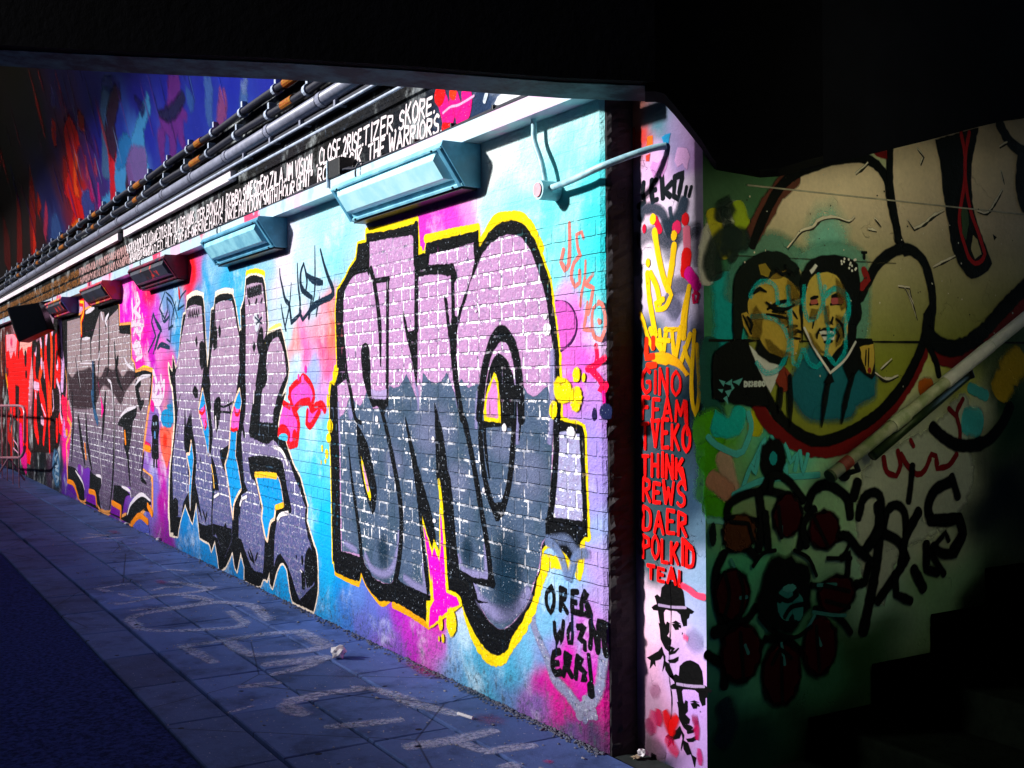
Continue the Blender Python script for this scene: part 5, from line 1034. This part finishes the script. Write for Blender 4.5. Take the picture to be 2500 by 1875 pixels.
for k in range(40):
    u = rng.uniform(-17, -9); v = rng.uniform(.0, 1.8); L = rng.uniform(.2, .9)
    p.stroke([(u, v), (u + rng.normal(0, .03), v + L)], rng.uniform(.02, .05), ['901810', '28103c', '601038', 'c03010', '181858'][k % 5], t0=.3, t1=.2, a=.5)
p.build("paint_drips", M_SPRAYP, vault, "thin drips of blue and red paint")["kind"] = "stuff"

# ---- spray lettering on the paving
p = Paint(GRD, .0045, .0003); CH = 'd8dcff'
for s, w in (("I 400,555 210,585 410,630", .022), ("I 550,595 620,575 720,575", .022), ("I 660,540 740,555 860,580 910,575 830,600 600,625 430,640", .03), ("I 330,680 470,655 620,620 760,625 890,650 760,685 420,715", .024), ("I 740,635 900,655", .02), ("I 280,672 400,670", .014), ("I 470,800 410,775 470,740 700,700 930,665 1090,675 1170,700 1240,775", .034), ("I 1010,720 1060,760 1100,790 1060,815 850,830 620,838 480,825 420,790", .028),
             ("I 720,930 800,965 915,1030", .028), ("I 740,930 980,895 1200,860 1430,840 1520,890 1590,930 1480,955 1300,975 1150,985 1060,945 1010,905", .036), ("I 1590,995 1400,1020 1230,1040", .05), ("I 1590,1000 1440,1060 1270,1100", .03), ("I 1080,1175 1300,1150", .03), ("I 1350,1255 1600,1210 1800,1190", .03), ("I 1340,1280 1400,1320 1460,1342", .036), ("I 1340,1280 1420,1255 1520,1245", .028),
             ("C 370,1055 520,1100 680,1170 760,1190 1000,1250", .032), ("C 200,1035 400,1055", .02), ("C 0,1345 300,1320 560,1290", .03), ("C 620,1505 960,1450 1280,1375", .036), ("C 990,1455 1110,1500 1240,1545", .024), ("C 1240,1540 1400,1510 1590,1490", .03), ("I 120,285 280,262", .03), ("I 230,285 370,278", .02), ("I 160,255 280,265", .02), ("I 2080,1530 2212,1510", .03), ("C 1390,1640 1430,1660", .04), ("I 1000,1330 1150,1290", .012), ("I 640,470 760,480", .02), ("I 480,495 600,480", .015)):
    p.stroke(s, w, CH, t0=.6, t1=.6, fe=w * .9, a=.74)
for s, rx, ry, c, a in (("C 800,920", .22, .10, 'c03868', .5), ("C 700,880", .2, .08, 'd868a0', .35), ("C 1250,1290", .12, .08, 'a84860', .35), ("I 600,545", .15, .05, 'c02858', .5), ("I 320,245", .25, .06, 'b03050', .4), ("C 1700,1615", .03, .03, 'e02080', .6), ("C 1150,1090", .25, .06, '305058', .5), ("I 1700,1100", .3, .12, '8890c0', .25)): p.blob(s, rx, ry, c, a)
p.build("chalky_lettering", M_GSPRAY, pv, "pale sprayed letter strokes on the paving slabs")

# ================================================================ the pier: red words, yellow crown, hat stencils
p = Paint(PIL, .0012, .0002); K1 = '0c141c'
for s, w in (("M 445,640 440,700 450,760 412,788", .012), ("M 497,625 494,690 502,755", .013), ("M 497,630 527,620", .009), ("M 495,690 522,682", .009), ("M 502,753 532,743", .009), ("M 560,600 567,732", .013), ("M 622,640 575,690 612,722", .012), ("M 642,602 636,722 662,740 682,640 694,580 642,604", .012), ("M 716,665 706,726", .008), ("M 747,665 732,722", .008)): p.stroke(s, w, K1)
for s, w, a in (("M 425,860 440,815 500,800 560,830 592,905", .016, .8), ("M 700,760 670,850 600,930", .022, .9), ("M 612,800 622,880", .008, .9), ("M 420,1000 500,960 600,1010 700,960 790,930", .02, .5), ("M 560,960 620,1040", .04, .45), ("M 630,1300 750,1270", .025, .5), ("M 600,1390 650,1440", .03, .5), ("M 770,950 780,1140", .02, .4), ("M 390,980 400,1200", .02, .4)): p.stroke(s, w, '283848', a=a, fe=w)
p.fill("M 485,540 500,505 530,520 570,480 600,480 590,540 560,600 540,560 510,600", 'e0a0e0', a=.7); p.fill("M 645,500 665,415 715,425 735,480 720,560 690,510 660,530", 'e8b8ec', a=.8)
for s, c in (("M 470,350 500,345 502,420 465,410", 'f07818'), ("M 360,290 392,290 385,480 355,480", 'e03818'), ("M 560,350 610,330 600,400 570,380", '2890c0'), ("M 460,470 485,460 480,500 462,500", 'c84838')): p.fill(s, c, a=.85)
p.dot("M 710,870", .024, .028, 'e01838'); p.dot("M 655,920", .03, .03, 'e04068'); p.stroke("M 718,940 722,1060", .02, 'f08098', a=.8); p.stroke("M 718,1090 708,1200", .026, 'f00828'); p.stroke("M 730,1210 785,1285", .024, 'f028a0'); p.stroke("M 770,1330 795,1345 785,1390 765,1395 760,1350", .008, 'f02068'); p.stroke("M 520,870 550,940", .014, 'd02848'); p.dot("M 450,930", .014, .02, 'c83048')
Y2 = 'ffcc00'
for s, w in (("M 515,945 540,1100 570,1230 600,1310", .021), ("M 640,1035 622,1180 600,1300", .021), ("M 470,1210 480,1350 500,1480 522,1600", .018), ("M 490,1210 530,1300 548,1400", .018), ("M 600,1290 622,1350 585,1425 530,1442 522,1400 570,1375", .015), ("M 735,1295 715,1450 702,1620", .015), ("M 735,1295 695,1480 690,1560", .015), ("M 425,1465 440,1500 482,1650", .014),
             ("N 540,0 565,80 597,152", .014), ("N 580,10 610,80 660,165", .016), ("N 650,20 655,90 662,160", .013), ("N 700,10 690,100 682,172", .014), ("N 640,92 722,97", .012), ("N 742,20 757,192", .014), ("N 690,15 780,12", .012), ("N 805,0 792,100 772,222", .015), ("N 880,50 855,130 805,272", .015), ("N 838,150 852,210 892,302", .015), ("N 912,25 900,200 890,400 897,560 917,650 942,560 947,400 930,130", .014), ("N 835,0 825,80", .013)): p.stroke(s, w * .72, Y2)
p.dot("M 506,868", .022, .024, Y2); p.dot("M 640,972", .020, .022, Y2); p.dot("M 475,1145", .016, .02, Y2)
p.fill("N 575,218 650,185 720,195 790,240 830,290 872,350 850,362 790,300 720,270 640,265 590,238", 'f8b400')
RD2 = 'f81808'
for s, w in (("N 552,90 552,225 605,215", .013), ("N 603,80 603,150", .012), ("N 560,285 620,280", .012)): p.stroke(s, w, 'f04820')
def word(t, a, b, c, col_=RD2, w=.0062):
    q0, q1, q2 = PIL.uv(px(a)[0]), PIL.uv(px(b)[0]), PIL.uv(px(c)[0]); p.text(t, q0[0], q2[0], q1[1], q0[1], col_, w, jit=.06, fe=.004, gap=.24)
word("GINO", "N 518,322", "N 518,498", "N 805,400"); word("FEAM", "N 522,528", "N 522,690", "N 848,640"); p.stroke("N 850,560 855,700 862,805", .009, RD2, t1=.5)
word("TVEKO", "N 518,705", "N 518,900", "N 880,900"); word("THINK", "N 520,935", "N 520,1100", "N 830,1080"); p.stroke("N 820,1060 850,1215", .010, RD2, t1=.4); word("REWS", "N 530,1135", "N 530,1300", "N 842,1300"); word("DAER", "N 530,1345", "N 530,1510", "N 855,1500"); p.stroke("N 830,1590 895,1655", .010, RD2)
word("POLKID", "O 530,-85", "O 530,75", "O 910,80"); word("TEAL", "O 565,128", "O 570,232", "O 850,260"); p.stroke("O 830,290 880,320 930,360 990,375", .012, 'f85878', a=.8)
p.build("red_lettering", M_SPRAYP, pier, "column of red words under a yellow crown tag on the pier")
def shift(s, dx, dy): return "O " + " ".join(f"{float(a) + dx},{float(b) + dy}" for a, b in (t.split(',') for t in s.split()))
p = Paint(PIL, .0014, .0002)
for dx, dy, kk in ((0, 0, 0), (138, 592, 1)):
    f = lambda s: p.fill(shift(s, dx, dy), '05060a', corner=60, fe=.003, rough=.0012)
    f("612,372 628,362 655,378 664,310 690,275 740,262 800,290 826,340 836,440 850,480 872,500 868,530 852,545 850,588 828,600 812,555 802,505 770,475 720,455 690,462 676,490 682,560 700,612 690,632 652,580 640,500 630,440 618,400")
    f("586,452 640,428 740,446 850,452 905,486 890,500 800,486 700,470 640,474 600,470"); p.stroke(shift("640,436 740,452 845,456", dx, dy), .004, "a894b8")
    f("642,572 688,602 704,560 722,570 718,640 702,664 735,700 730,730 700,740 735,762 722,790 690,760 668,720 655,690 650,620")
    f("742,580 775,572 806,592 808,608 790,600 788,620 764,622 752,604"); f("738,570 770,560 808,578 770,572"); f("815,640 820,648 812,655")
    f("700,735 740,748 760,760 742,790 720,800 735,770"); f("708,852 752,846 790,822 786,850 760,866 724,868")
    f("555,832 600,800 640,782 664,752 676,800 655,838 612,852 616,902 600,872 572,912 580,852"); f("690,860 720,880 752,968 785,990 772,1060 745,960 715,965 690,920"); f("672,780 682,850 668,935 690,880 690,820")
    p.stroke(shift("720,800 760,790 790,760", dx, dy), .004, '05060a', t1=.3)
for s, w, c, a in (("O 640,1230 640,1330", .02, 'b01848', .8), ("O 690,1240 720,1330 740,1400", .022, 'c00830', .9), ("O 780,1280 740,1340 730,1400", .018, 'd00828', .9), ("O 600,1240 600,1380", .02, 'b84068', .6), ("O 560,1300 590,1400", .02, '803050', .6), ("O 925,1310 930,1440", .012, 'b01858', .8), ("O 900,1295 930,1300", .018, '98305c', .7), ("O 945,1520 955,1630", .012, 'c02870', .7), ("O 700,1440 780,1550", .02, 'c82050', .6), ("O 590,1100 640,1060", .02, 'a06888', .5), ("O 560,1480 680,1560", .035, '504048', .5), ("O 860,690 960,720", .03, '9088b8', .45), ("O 830,670 860,690", .012, 'f06090', .6)): p.stroke(s, w, c, a=a, fe=w, t0=.4, t1=.4)
p.stroke("O 722,270 735,500 725,700 720,960 740,1130 735,1290", .0016, '08080c', wob=.5, fe=.001)
p.build("hat_stencil", M_SPRAYP, pier, "two black stencils of a man in a round hat, one above the other")

# ================================================================ the stair wall: bubble letters, two painted heads, scrawls
g = gain; CRE = gain('c8b8a0', 3.4); DRED = (.22, .012, .012); BK = (.006, .008, .008); CYN = gain('2c8c98', 2.6); OCH = (.66, .46, .07)
def pool_fade(q):  # cream top to olive below imitates the light pool falling off
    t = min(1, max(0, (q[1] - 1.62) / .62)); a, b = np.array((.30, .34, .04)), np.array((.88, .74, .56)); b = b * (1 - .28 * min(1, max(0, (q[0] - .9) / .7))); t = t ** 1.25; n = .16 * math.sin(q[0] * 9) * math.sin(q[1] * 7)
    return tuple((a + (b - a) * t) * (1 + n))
p = Paint(STR, .0012, .0002)
p.fill("J 470,1040 500,960 560,850 640,700 740,590 870,540 1000,500 1170,490 1260,530 1325,610 1345,720 1365,820 1395,930 1400,1000 1440,1050 1500,1070 1560,1130 1600,1250 1620,1400 1600,1600 K 1570,310 1510,480 1400,650 1270,800 1120,900 960,955 850,945 750,890 650,790 590,690 540,570 500,480 460,330", CRE, corner=60, fn=pool_fade)
p.fill("J 1385,400 1640,350 1900,280 2203,200 2600,150 2600,900 2300,1250 2203,1330 2100,1450 1950,1590 1820,1659 K 1750,375 1660,350 1610,300 J 1620,1500 1620,1350 1590,1200 1540,1110 1440,1050 1400,960 1370,800 1350,600", CRE, corner=60, fn=pool_fade)
p.build("bubble_fill", M_SPRAYP, stairw, "fill of the giant bubble letters, light falloff put into its cream and olive")
p = Paint(STR, .0035, .0003)
p.fill("K 1190,1180 1330,1065 1600,930 1680,860 1800,700 1832,730 1836,1050 1872,1180 1832,1330 1700,1500 1420,1659 L 1300,600 1220,500 1170,300 1165,80", g('98ac90', 2.3), a=.9, fe=.03, rough=.006)
p.fill("K 190,1100 330,1250 300,1500 200,1500 180,1300", g('54887c', 3)); p.fill("L 640,600 760,640 820,560 760,520 650,500 600,600 620,680 700,780", g('54807c', 2.2))
for s, w, c in (("J 200,1240 188,1150 208,1000 272,880 385,820", .03, '9ca890'), ("J 230,840 272,980 312,1080", .025, '8c8830'), ("J 390,800 420,900 452,1000", .03, '74862c'), ("K 330,0 345,200 335,330", .06, '287c80'), ("K 215,380 200,600 260,900", .04, '183c38'), ("K 180,920 240,910", .06, '40801c'), ("K 190,1080 230,1050 200,1300", .05, '3c8018'), ("K 200,1390 320,1400", .03, '3c801c'), ("K 270,900 250,840 300,890 370,880 400,800", .03, '2c8c88'), ("K 520,800 500,900", .03, '90902c'), ("K 300,1080 350,1270", .03, 'a07868'), ("K 230,1220 330,1300", .03, 'a86858'), ("K 1850,850 1900,860", .05, '3c8c90'), ("K 1860,640 1960,690", .02, '408c8c'), ("K 2060,640 2120,520 2160,480", .06, 'a07830'), ("K 1560,640 1600,630", .03, '90481c')): p.stroke(s, w, g(c, 2.8), fe=w * .6, a=.85)
p.fill("K 760,560 850,400 960,540 1080,420 1250,560 1240,680 1130,740 1100,800 960,820 830,800 720,640", g('1c4854', 2.6), fe=.04, corner=60)
p.blob("J 960,1050", .16, .22, g('5c8c84', 3), .85); p.stroke("J 380,1350 400,1180 500,1060 640,1040 760,1120", .035, g('4c7c70', 1.8), fe=.04, a=.7); p.stroke("J 800,1150 900,1090 1060,1080 1160,1140 1180,1300 K 1170,250 1150,330", .025, g('5c8c80', 1.8), fe=.04, a=.7)
p.build("colour_patches", M_SPRAYP, stairw, "pale and green spray patches under the scrawls")
p = Paint(STR, .0085, .0003)
def ln(s, w, c=BK, **k): p.stroke(s, w * .74, c, **k)
ln("K 510,740 590,870 740,985 880,1035 1050,1015 1200,915 1350,780 1480,600 1565,420", .036, DRED); ln("K 1640,440 1760,465 1880,400 2000,290 2130,170 2300,20", .04, DRED); ln("J 490,960 560,830 640,700 740,600", .05, (.15, .05, .035))
ln("J 480,1030 560,840 640,690 740,590 870,535 1000,495 1170,483 1270,530 1332,620 1347,720 1370,830 1395,930 1402,1000", .026); ln("J 1352,420 1350,600 1366,750 1390,900 1405,980 1430,1040", .024); ln("J 1160,1365 1222,1240 1285,1140 1400,1062 1480,1062 1560,1130 1602,1250 1622,1400 1602,1600 K 1590,150 1570,320 1510,480 1420,640 1290,790 1150,890 1000,960 880,975 760,920 650,820 570,700 520,600", .030)
p.fill("J 1640,370 1910,290 1882,430 1864,560 1872,750 1902,900 1952,1030 1998,1150 1970,1190 1890,1240 1840,1222 1760,1090 1722,900 1690,700 1672,520", BK)
ln("J 1800,320 1826,480 1820,650 1790,850 1800,950 1822,1030 1850,1110 1890,1150 1932,1130 1952,1090 1912,960 1862,820 1830,640 1827,480 1852,320", .013, (.45, .015, .02)); p.fill("J 1880,980 1900,1000 1930,1090 1890,1115 1865,1060", pool_fade(np.array((1.2, 2.0)))); p.fill("J 1805,800 1840,810 1850,900 1830,1000 1810,960", (.05, .10, .05))
ln("J 2045,270 2110,380 2210,450 2350,480", .035); p.fill("J 2165,440 2150,560 2150,680 2180,800 2260,860 2400,800 2400,480 2260,470", BK)
ln("K 1590,300 1660,365 1750,390 1850,355 1950,275 2060,150 2203,5 2330,-100", .045); ln("K 1570,330 1640,470 1660,560", .02); p.fill("J 1245,452 1330,435 1328,490", DRED); ln("J 1185,1190 1210,1250 1170,1300", .02, (.30, .02, .02))
ln("J 1172,1080 1203,1080", .006); ln("J 1187,1080 1187,1118", .008); p.fill("J 1430,1085 1470,1070 1480,1095 1440,1100", BK); p.fill("J 2005,970 2025,980 2010,1000", BK)
for s, w in (("J 275,860 290,790 330,770 340,800 320,840", .025), ("J 330,900 320,1000", .02), ("J 380,960 320,1060 360,1100", .03), ("J 240,1200 230,1120 300,1000 420,1000", .05)): ln(s, w, (.02, .04, .035), a=.85, fe=.02)
for q, w in (("J 700,1050 740,1000 790,940 860,920 910,870 1000,855 1090,880 1125,850", .0045), ("J 1130,580 1180,540 1210,510", .004), ("J 1460,870 1500,930 1560,900 1620,850 1690,810", .005), ("J 1900,815 1960,830 2010,770 2060,680", .006), ("J 1520,420 1560,470 1540,520", .005), ("J 2040,410 2090,380", .007), ("J 1400,1290 1470,1300 1490,1400 1520,1500", .0035), ("J 2050,560 2070,640", .004), ("K 1440,0 1490,100 1515,190", .003), ("K 1250,540 1320,590 1400,560", .006), ("K 1290,520 1360,455", .003), ("J 1250,860 1290,910", .004), ("J 1620,1170 1760,1100", .005), ("J 1210,930 1260,940", .004)):
    p.stroke(q, w, (.86, .80, .68), wob=.5, fe=.003, t0=.3, t1=.3); P2 = [u + np.array((.004, -.007)) for u in STR.pts(q)]; p.stroke(P2, w * .6, (.03, .03, .02), wob=.5, fe=.002, t0=.3, t1=.3)  # pale strokes paint light caught on crack edges, dark ones the shade beside
p.stroke([(.16, 1.690), (.9, 1.692), (2.6, 1.70)], .0035, (.01, .012, .01), fe=.002, wob=.3); p.stroke([(.3, 2.02), (1.2, 2.03)], .002, (.05, .05, .03), a=.6, fe=.002); pass
for k in range(90):
    u, v = rng.uniform(.3, 2.0), rng.uniform(1.5, 2.4); p.dot((u, v), rng.uniform(.002, .005), rng.uniform(.002, .005), (.85, .8, .68) if k % 2 else (.03, .03, .02))
p.build("bubble_outline", M_SPRAYP, stairw, "thick black and dark red outline of the bubble letters")
# two painted heads
p = Paint(STR, .0180, .0002)
p.fill("J 360,1600 362,1300 390,1200 450,1130 540,1085 630,1074 700,1108 765,1175 782,1230 770,1320 700,1340 620,1300 520,1330 470,1420 470,1500 430,1500 410,1600 400,1659 360,1659", (.008, .014, .012), corner=60)
p.fill("J 455,1400 500,1300 560,1262 620,1240 700,1252 742,1300 772,1332 782,1400 765,1440 782,1500 792,1560 775,1640 K 790,280 770,340 760,400 720,440 640,440 560,410 522,320 462,310 422,240 410,170 440,165 455,180", OCH, corner=60)
p.fill("J 520,1160 560,1150 590,1200 570,1230 530,1220", (.35, .26, .03)); p.fill("J 590,1240 640,1210 700,1190 660,1240", (.3, .2, .03))
p.fill("K 230,700 228,440 290,380 360,342 452,350 482,450 532,560 562,640 582,760 420,745", BK); p.fill("K 458,372 560,460 640,490 652,540 622,600 592,662 540,560 490,450", g('9cb0b4', 2.4)); p.fill("K 640,560 672,500 720,560 702,650 660,662 630,592", (.28, .04, .02))
p.fill("K 520,330 560,400 640,445 700,450 690,490 640,490 560,460 500,400", BK)
p.fill("J 790,1659 776,1320 792,1210 850,1130 950,1100 1060,1110 1142,1150 1156,1300 1150,1380 1164,1420 1160,1500 1130,1560 1120,1659 1075,1659 1072,1400 1040,1262 1000,1222 900,1212 845,1262 815,1360 802,1500", BK, corner=60)
p.fill("J 805,1400 842,1262 900,1216 1000,1226 1040,1290 1062,1400 1076,1560 1065,1659 K 1050,330 1022,400 980,440 930,440 880,390 830,330 802,280 802,100", (.66, .50, .10), corner=60)
p.fill("K 1000,420 1075,330 1080,240 1130,240 1125,340 1060,430 980,540 900,440 930,440 980,450", BK); p.fill("K 1130,330 1232,336 1245,420 1250,560 1230,580 1150,520 1090,600 1050,500", BK); p.fill("K 1158,378 1238,370 1244,480 1226,546 1202,540 1180,480", OCH); 
for s, w in (("J 570,1440 640,1400 740,1380", .010), ("J 580,1420 610,1440 680,1450", .008), ("J 600,1455 690,1465", .006), ("J 690,1490 710,1540 690,1550 760,1545", .008), ("J 730,1450 760,1500", .006), ("K 720,310 760,280 790,290", .010), ("K 730,325 780,330", .006), ("K 415,180 440,230 470,300", .006), ("J 845,1372 890,1360", .010), ("J 980,1360 1040,1350 1060,1370", .016), ("J 840,1410 870,1398 890,1408", .010), ("J 970,1410 1000,1400 1040,1408", .010), ("J 945,1530 975,1525 985,1490", .010), ("J 870,1490 855,1560", .005), ("K 895,290 930,270 1000,280 1010,300", .010), ("K 930,350 980,345", .010), ("K 1195,400 1190,500", .004), ("K 1212,390 1208,510", .004)): ln(s, w, BK, t0=.5, t1=.5)
p.fill("K 905,285 995,285 990,330 930,335 912,310", g('b0c8c8', 3)); p.stroke("K 915,308 990,308", .003, BK); p.stroke("J 850,1395 880,1390", .008, (.5, .12, .1)); p.stroke("J 985,1388 1040,1385", .012, (.5, .10, .12)); p.dot("K 1215,530", .012, .014, (.3, .03, .03))
p.fill("J 840,1200 870,1155 885,1170 850,1215", g('a0b4b0', 3))
for k in range(14): p.dot(f"J {1010 + rng.random() * 120},{1120 + rng.random() * 90}", .006, .006, g('90a8a0', 3))
for s in ("K 655,650 650,720 645,800", "K 712,570 715,720 715,890", "K 965,560 940,680 912,890", "K 1110,560 1070,700 1038,870"): ln(s, .018, BK, t1=.1, t0=.8, a=.95)
p.fill("K 935,600 970,550 990,600 950,620", BK)
u0, u1 = STR.uv(px("K 424,615")[0]), STR.uv(px("K 552,615")[0]); p.text("D13EGO", u0[0], u1[0], STR.uv(px("K 424,630")[0])[1], STR.uv(px("K 424,602")[0])[1], g('8cb8b8', 3), .0042, jit=.02, fe=.0015)
for s in ("K 262,590 300,605 290,625", "K 300,620 345,590 340,620", "K 340,600 360,640 345,655", "K 262,640 290,650 280,665", "K 300,660 345,650 320,690", "K 350,600 410,585 390,620", "K 290,700 310,690 320,740"): p.fill(s, g('4c8080', 2.6), sm=False)
for s in ("K 470,190 560,190 640,222 692,300 700,400 640,520 560,545 500,480", "K 700,0 712,150 722,350 730,480 760,500 790,400", "K 800,0 802,150 830,212 880,190 922,100 932,0", "K 940,60 1000,10 1072,60 1080,150 1020,250 960,330 935,430", "J 460,1360 500,1285 560,1262 620,1300 632,1400", "J 890,1220 922,1400 952,1560 955,1640", "K 1055,240 1060,400 1000,500 940,420", "K 650,130 720,110 790,90", "J 945,1340 1000,1310 1060,1360 1085,1450 1050,1560", "K 800,400 830,480 880,510 910,480", "J 700,1300 705,1500"): ln(s, .012, CYN, fe=.006, a=.45)
ln("K 800,260 870,400 965,545 1060,460 1125,350", .006, g('a0c0bc', 3))
SH = (.16, .10, .012)
for q in ("J 470,1480 500,1420 540,1500 520,1620 480,1640", "J 700,1260 760,1320 775,1400 730,1420 700,1340", "J 640,1470 700,1480 690,1540 640,1520", "J 1000,1240 1050,1310 1066,1420 1030,1440 1010,1330", "K 560,330 650,400 720,430 640,436 575,400", "K 700,250 745,240 750,300 710,330", "J 850,1440 880,1440 870,1500 840,1500", "K 1005,180 1050,200 1040,330 1000,380 1010,280", "J 930,1420 950,1420 960,1530 935,1520", "K 830,290 880,370 930,425 900,420 850,350"): p.fill(q, SH, a=.6, fe=.01)
for q, w in (("J 560,1395 600,1425 680,1440 740,1410", .007), ("J 560,1470 620,1480 700,1500", .005), ("K 440,190 470,240 460,290", .006), ("J 1000,1500 1040,1540 1050,1620", .005), ("J 900,1560 880,1600 K 880,330", .005), ("K 1000,270 1020,310 1005,350", .006), ("J 620,1180 660,1220 700,1200", .008), ("J 480,1340 520,1310 560,1330", .008), ("J 680,1160 700,1200 740,1230", .008)): p.stroke(q, w, BK, t0=.4, t1=.3)
p.build("painted_heads", M_SPRAYP, stairw, "two stencilled heads with dark hair under a pale blue scribbled tag")
# scrawls lower down
p = Paint(STR, .0105, .00025)
for s, w in (("K 455,800 472,900 420,1040 380,1060 250,1000 200,950", .014), ("K 470,1150 560,960 572,1120 612,960 645,1090 690,1000 722,1110 772,1050 750,1160", .011), ("K 420,1270 470,1130 500,1180 530,1000 570,1150", .010), ("K 360,1320 500,1240 640,1210 900,1190", .014), ("K 600,950 640,1100 620,1180", .010), ("K 780,1040 800,1180 830,1060", .010), ("K 660,1110 700,1190 690,1120", .01)): ln(s, w, g('4ca4a8', 2.6), fe=.006, a=.85)
p.dot("K 610,1090", .075, .09, BK); p.dot("K 612,1085", .022, .03, g('2c7c80', 2))
for s, w in (("K 1310,1080 1330,1170 1390,1197 1417,1130 1400,1040", .016), ("K 1420,1060 1460,1130 1522,1187 1570,1160 1612,1060 1640,1070 1650,1150 1722,1130 1772,1060", .016), ("K 1812,710 1772,800 1792,900 1792,970", .014), ("K 1722,770 1770,820", .014), ("K 1480,970 1500,1010", .012)): ln(s, w, (.25, .012, .015))
for s, w in (("K 1620,890 1700,960 1800,1005 1950,980 2050,880 2110,760", .045), ("K 1492,1130 1482,1250 1468,1360", .024), ("K 830,1400 860,1300 940,1250 1030,1290 1085,1350 1100,1450", .034), ("K 1145,1240 1120,1330", .04), ("K 1150,1460 1182,1340 1250,1300 1295,1350 1282,1500 1200,1650", .032), ("K 1300,1560 1332,1420 1392,1380 1442,1430 1452,1560", .034), ("K 1532,1420 1450,1570", .034), ("K 1735,1230 1632,1290 1590,1400 1612,1480 1700,1480 1785,1460 1812,1560 1750,1659", .042), ("K 1740,1200 1780,1330", .03),
             ("L 1600,90 1690,80 1790,80 1810,180 1760,300 1680,300 1620,260", .036), ("L 1640,240 1700,170 1720,220", .018), ("L 1275,0 1285,120 1272,300 1250,450 1222,600 1182,790", .045), ("L 1300,170 1400,222 1455,330 1385,440 1272,600", .036), ("L 1530,40 1450,200 1420,360", .034), ("L 1580,240 1580,400 1650,420", .034), ("L 1380,430 1390,560 1480,600", .03), ("L 1180,290 1230,240 1290,150", .036), ("L 1500,400 1560,520", .04), ("L 1600,290 1690,430", .026),
             ("K 320,1460 330,1380 420,1320 560,1290 700,1320 800,1350", .026), ("K 540,1290 582,1210 640,1190 722,1240 802,1350", .024), ("K 320,1460 400,1480 520,1490", .026), ("K 520,1300 540,1480 520,1659", .03), ("K 600,1220 590,1300", .02), ("L 300,300 250,420 250,580 290,740", .028), ("L 330,270 430,260 500,320", .025), ("L 560,50 580,260", .028), ("L 740,0 790,150 780,260", .028), ("L 820,250 800,120 870,20", .028), ("L 1010,200 1080,190 1150,280 1220,340 1190,480 1130,500", .032), ("L 1040,330 1090,300 1080,430", .022), ("L 300,760 440,720 500,640", .024), ("L 190,940 300,1020 300,1140", .03), ("L 240,800 300,780 310,840", .04), ("L 870,650 980,670 1060,740 1100,800", .02), ("L 560,840 700,850 820,960", .022), ("L 850,500 1010,520 1140,490", .018), ("L 1010,190 1050,180", .02)): ln(s, w * .74, BK, fe=.009)
for at, rx, ry in (("L 400,170", .10, .11), ("L 350,560", .10, .15), ("L 410,930", .12, .17), ("L 665,1060", .12, .19), ("L 905,880", .11, .18), ("L 1010,560", .12, .12), ("L 930,150", .10, .12), ("L 700,60", .09, .13)): p.dot(at, rx, ry * .76, BK); p.dot(at, rx * .88, ry * .68, (.045, .004, .006) if at != "L 400,170" else (.11, .035, .012))
p.dot("L 685,560", .165, .165, BK); p.dot("L 690,610", .05, .075, g('2c605c', 2.2)); p.dot("L 710,520", .04, .018, g('3c706c', 2.2)); p.dot("L 765,640", .035, .06, g('2c605c', 2.2)); p.dot("L 650,590", .014, .018, BK); ln("L 620,560 700,600 760,560", .012); ln("L 680,700 720,640 800,620", .012)
for s in ("L 890,500 1005,495", "L 860,670 1000,690 1065,690", "L 400,580 440,575", "L 340,340 360,380", "L 660,870 680,1000", "L 890,830 910,880", "L 430,880 450,930", "L 660,130 660,200", "L 820,780 870,690"): ln(s, .009, g('3c706c', 2.0), a=.8)
for s in ("L 300,420 330,560 300,700", "L 390,420 420,540 400,700", "L 340,100 450,110 480,220", "L 600,1000 650,900 720,960", "L 660,960 665,1240", "L 880,760 900,1040", "L 930,500 1090,540", "L 940,600 1090,640", "L 400,800 420,1100", "L 640,0 660,200", "L 860,60 950,250", "L 1010,180 1100,220 1060,300", "L 950,330 1100,330", "L 480,380 540,300 620,280", "L 740,280 830,330 880,440", "L 520,700 600,790 740,830 850,760"): ln(s, .010, BK)
p.dot("L 225,180", .02, .05, (.01, .02, .02)); p.stroke("L 300,1260 330,1380 280,1480", .03, (.012, .02, .05), fe=.03, a=.7)
p.build("black_scrawls", M_SPRAYP, stairw, "black scrawled letters, red squiggles and a dark red flower drawing")
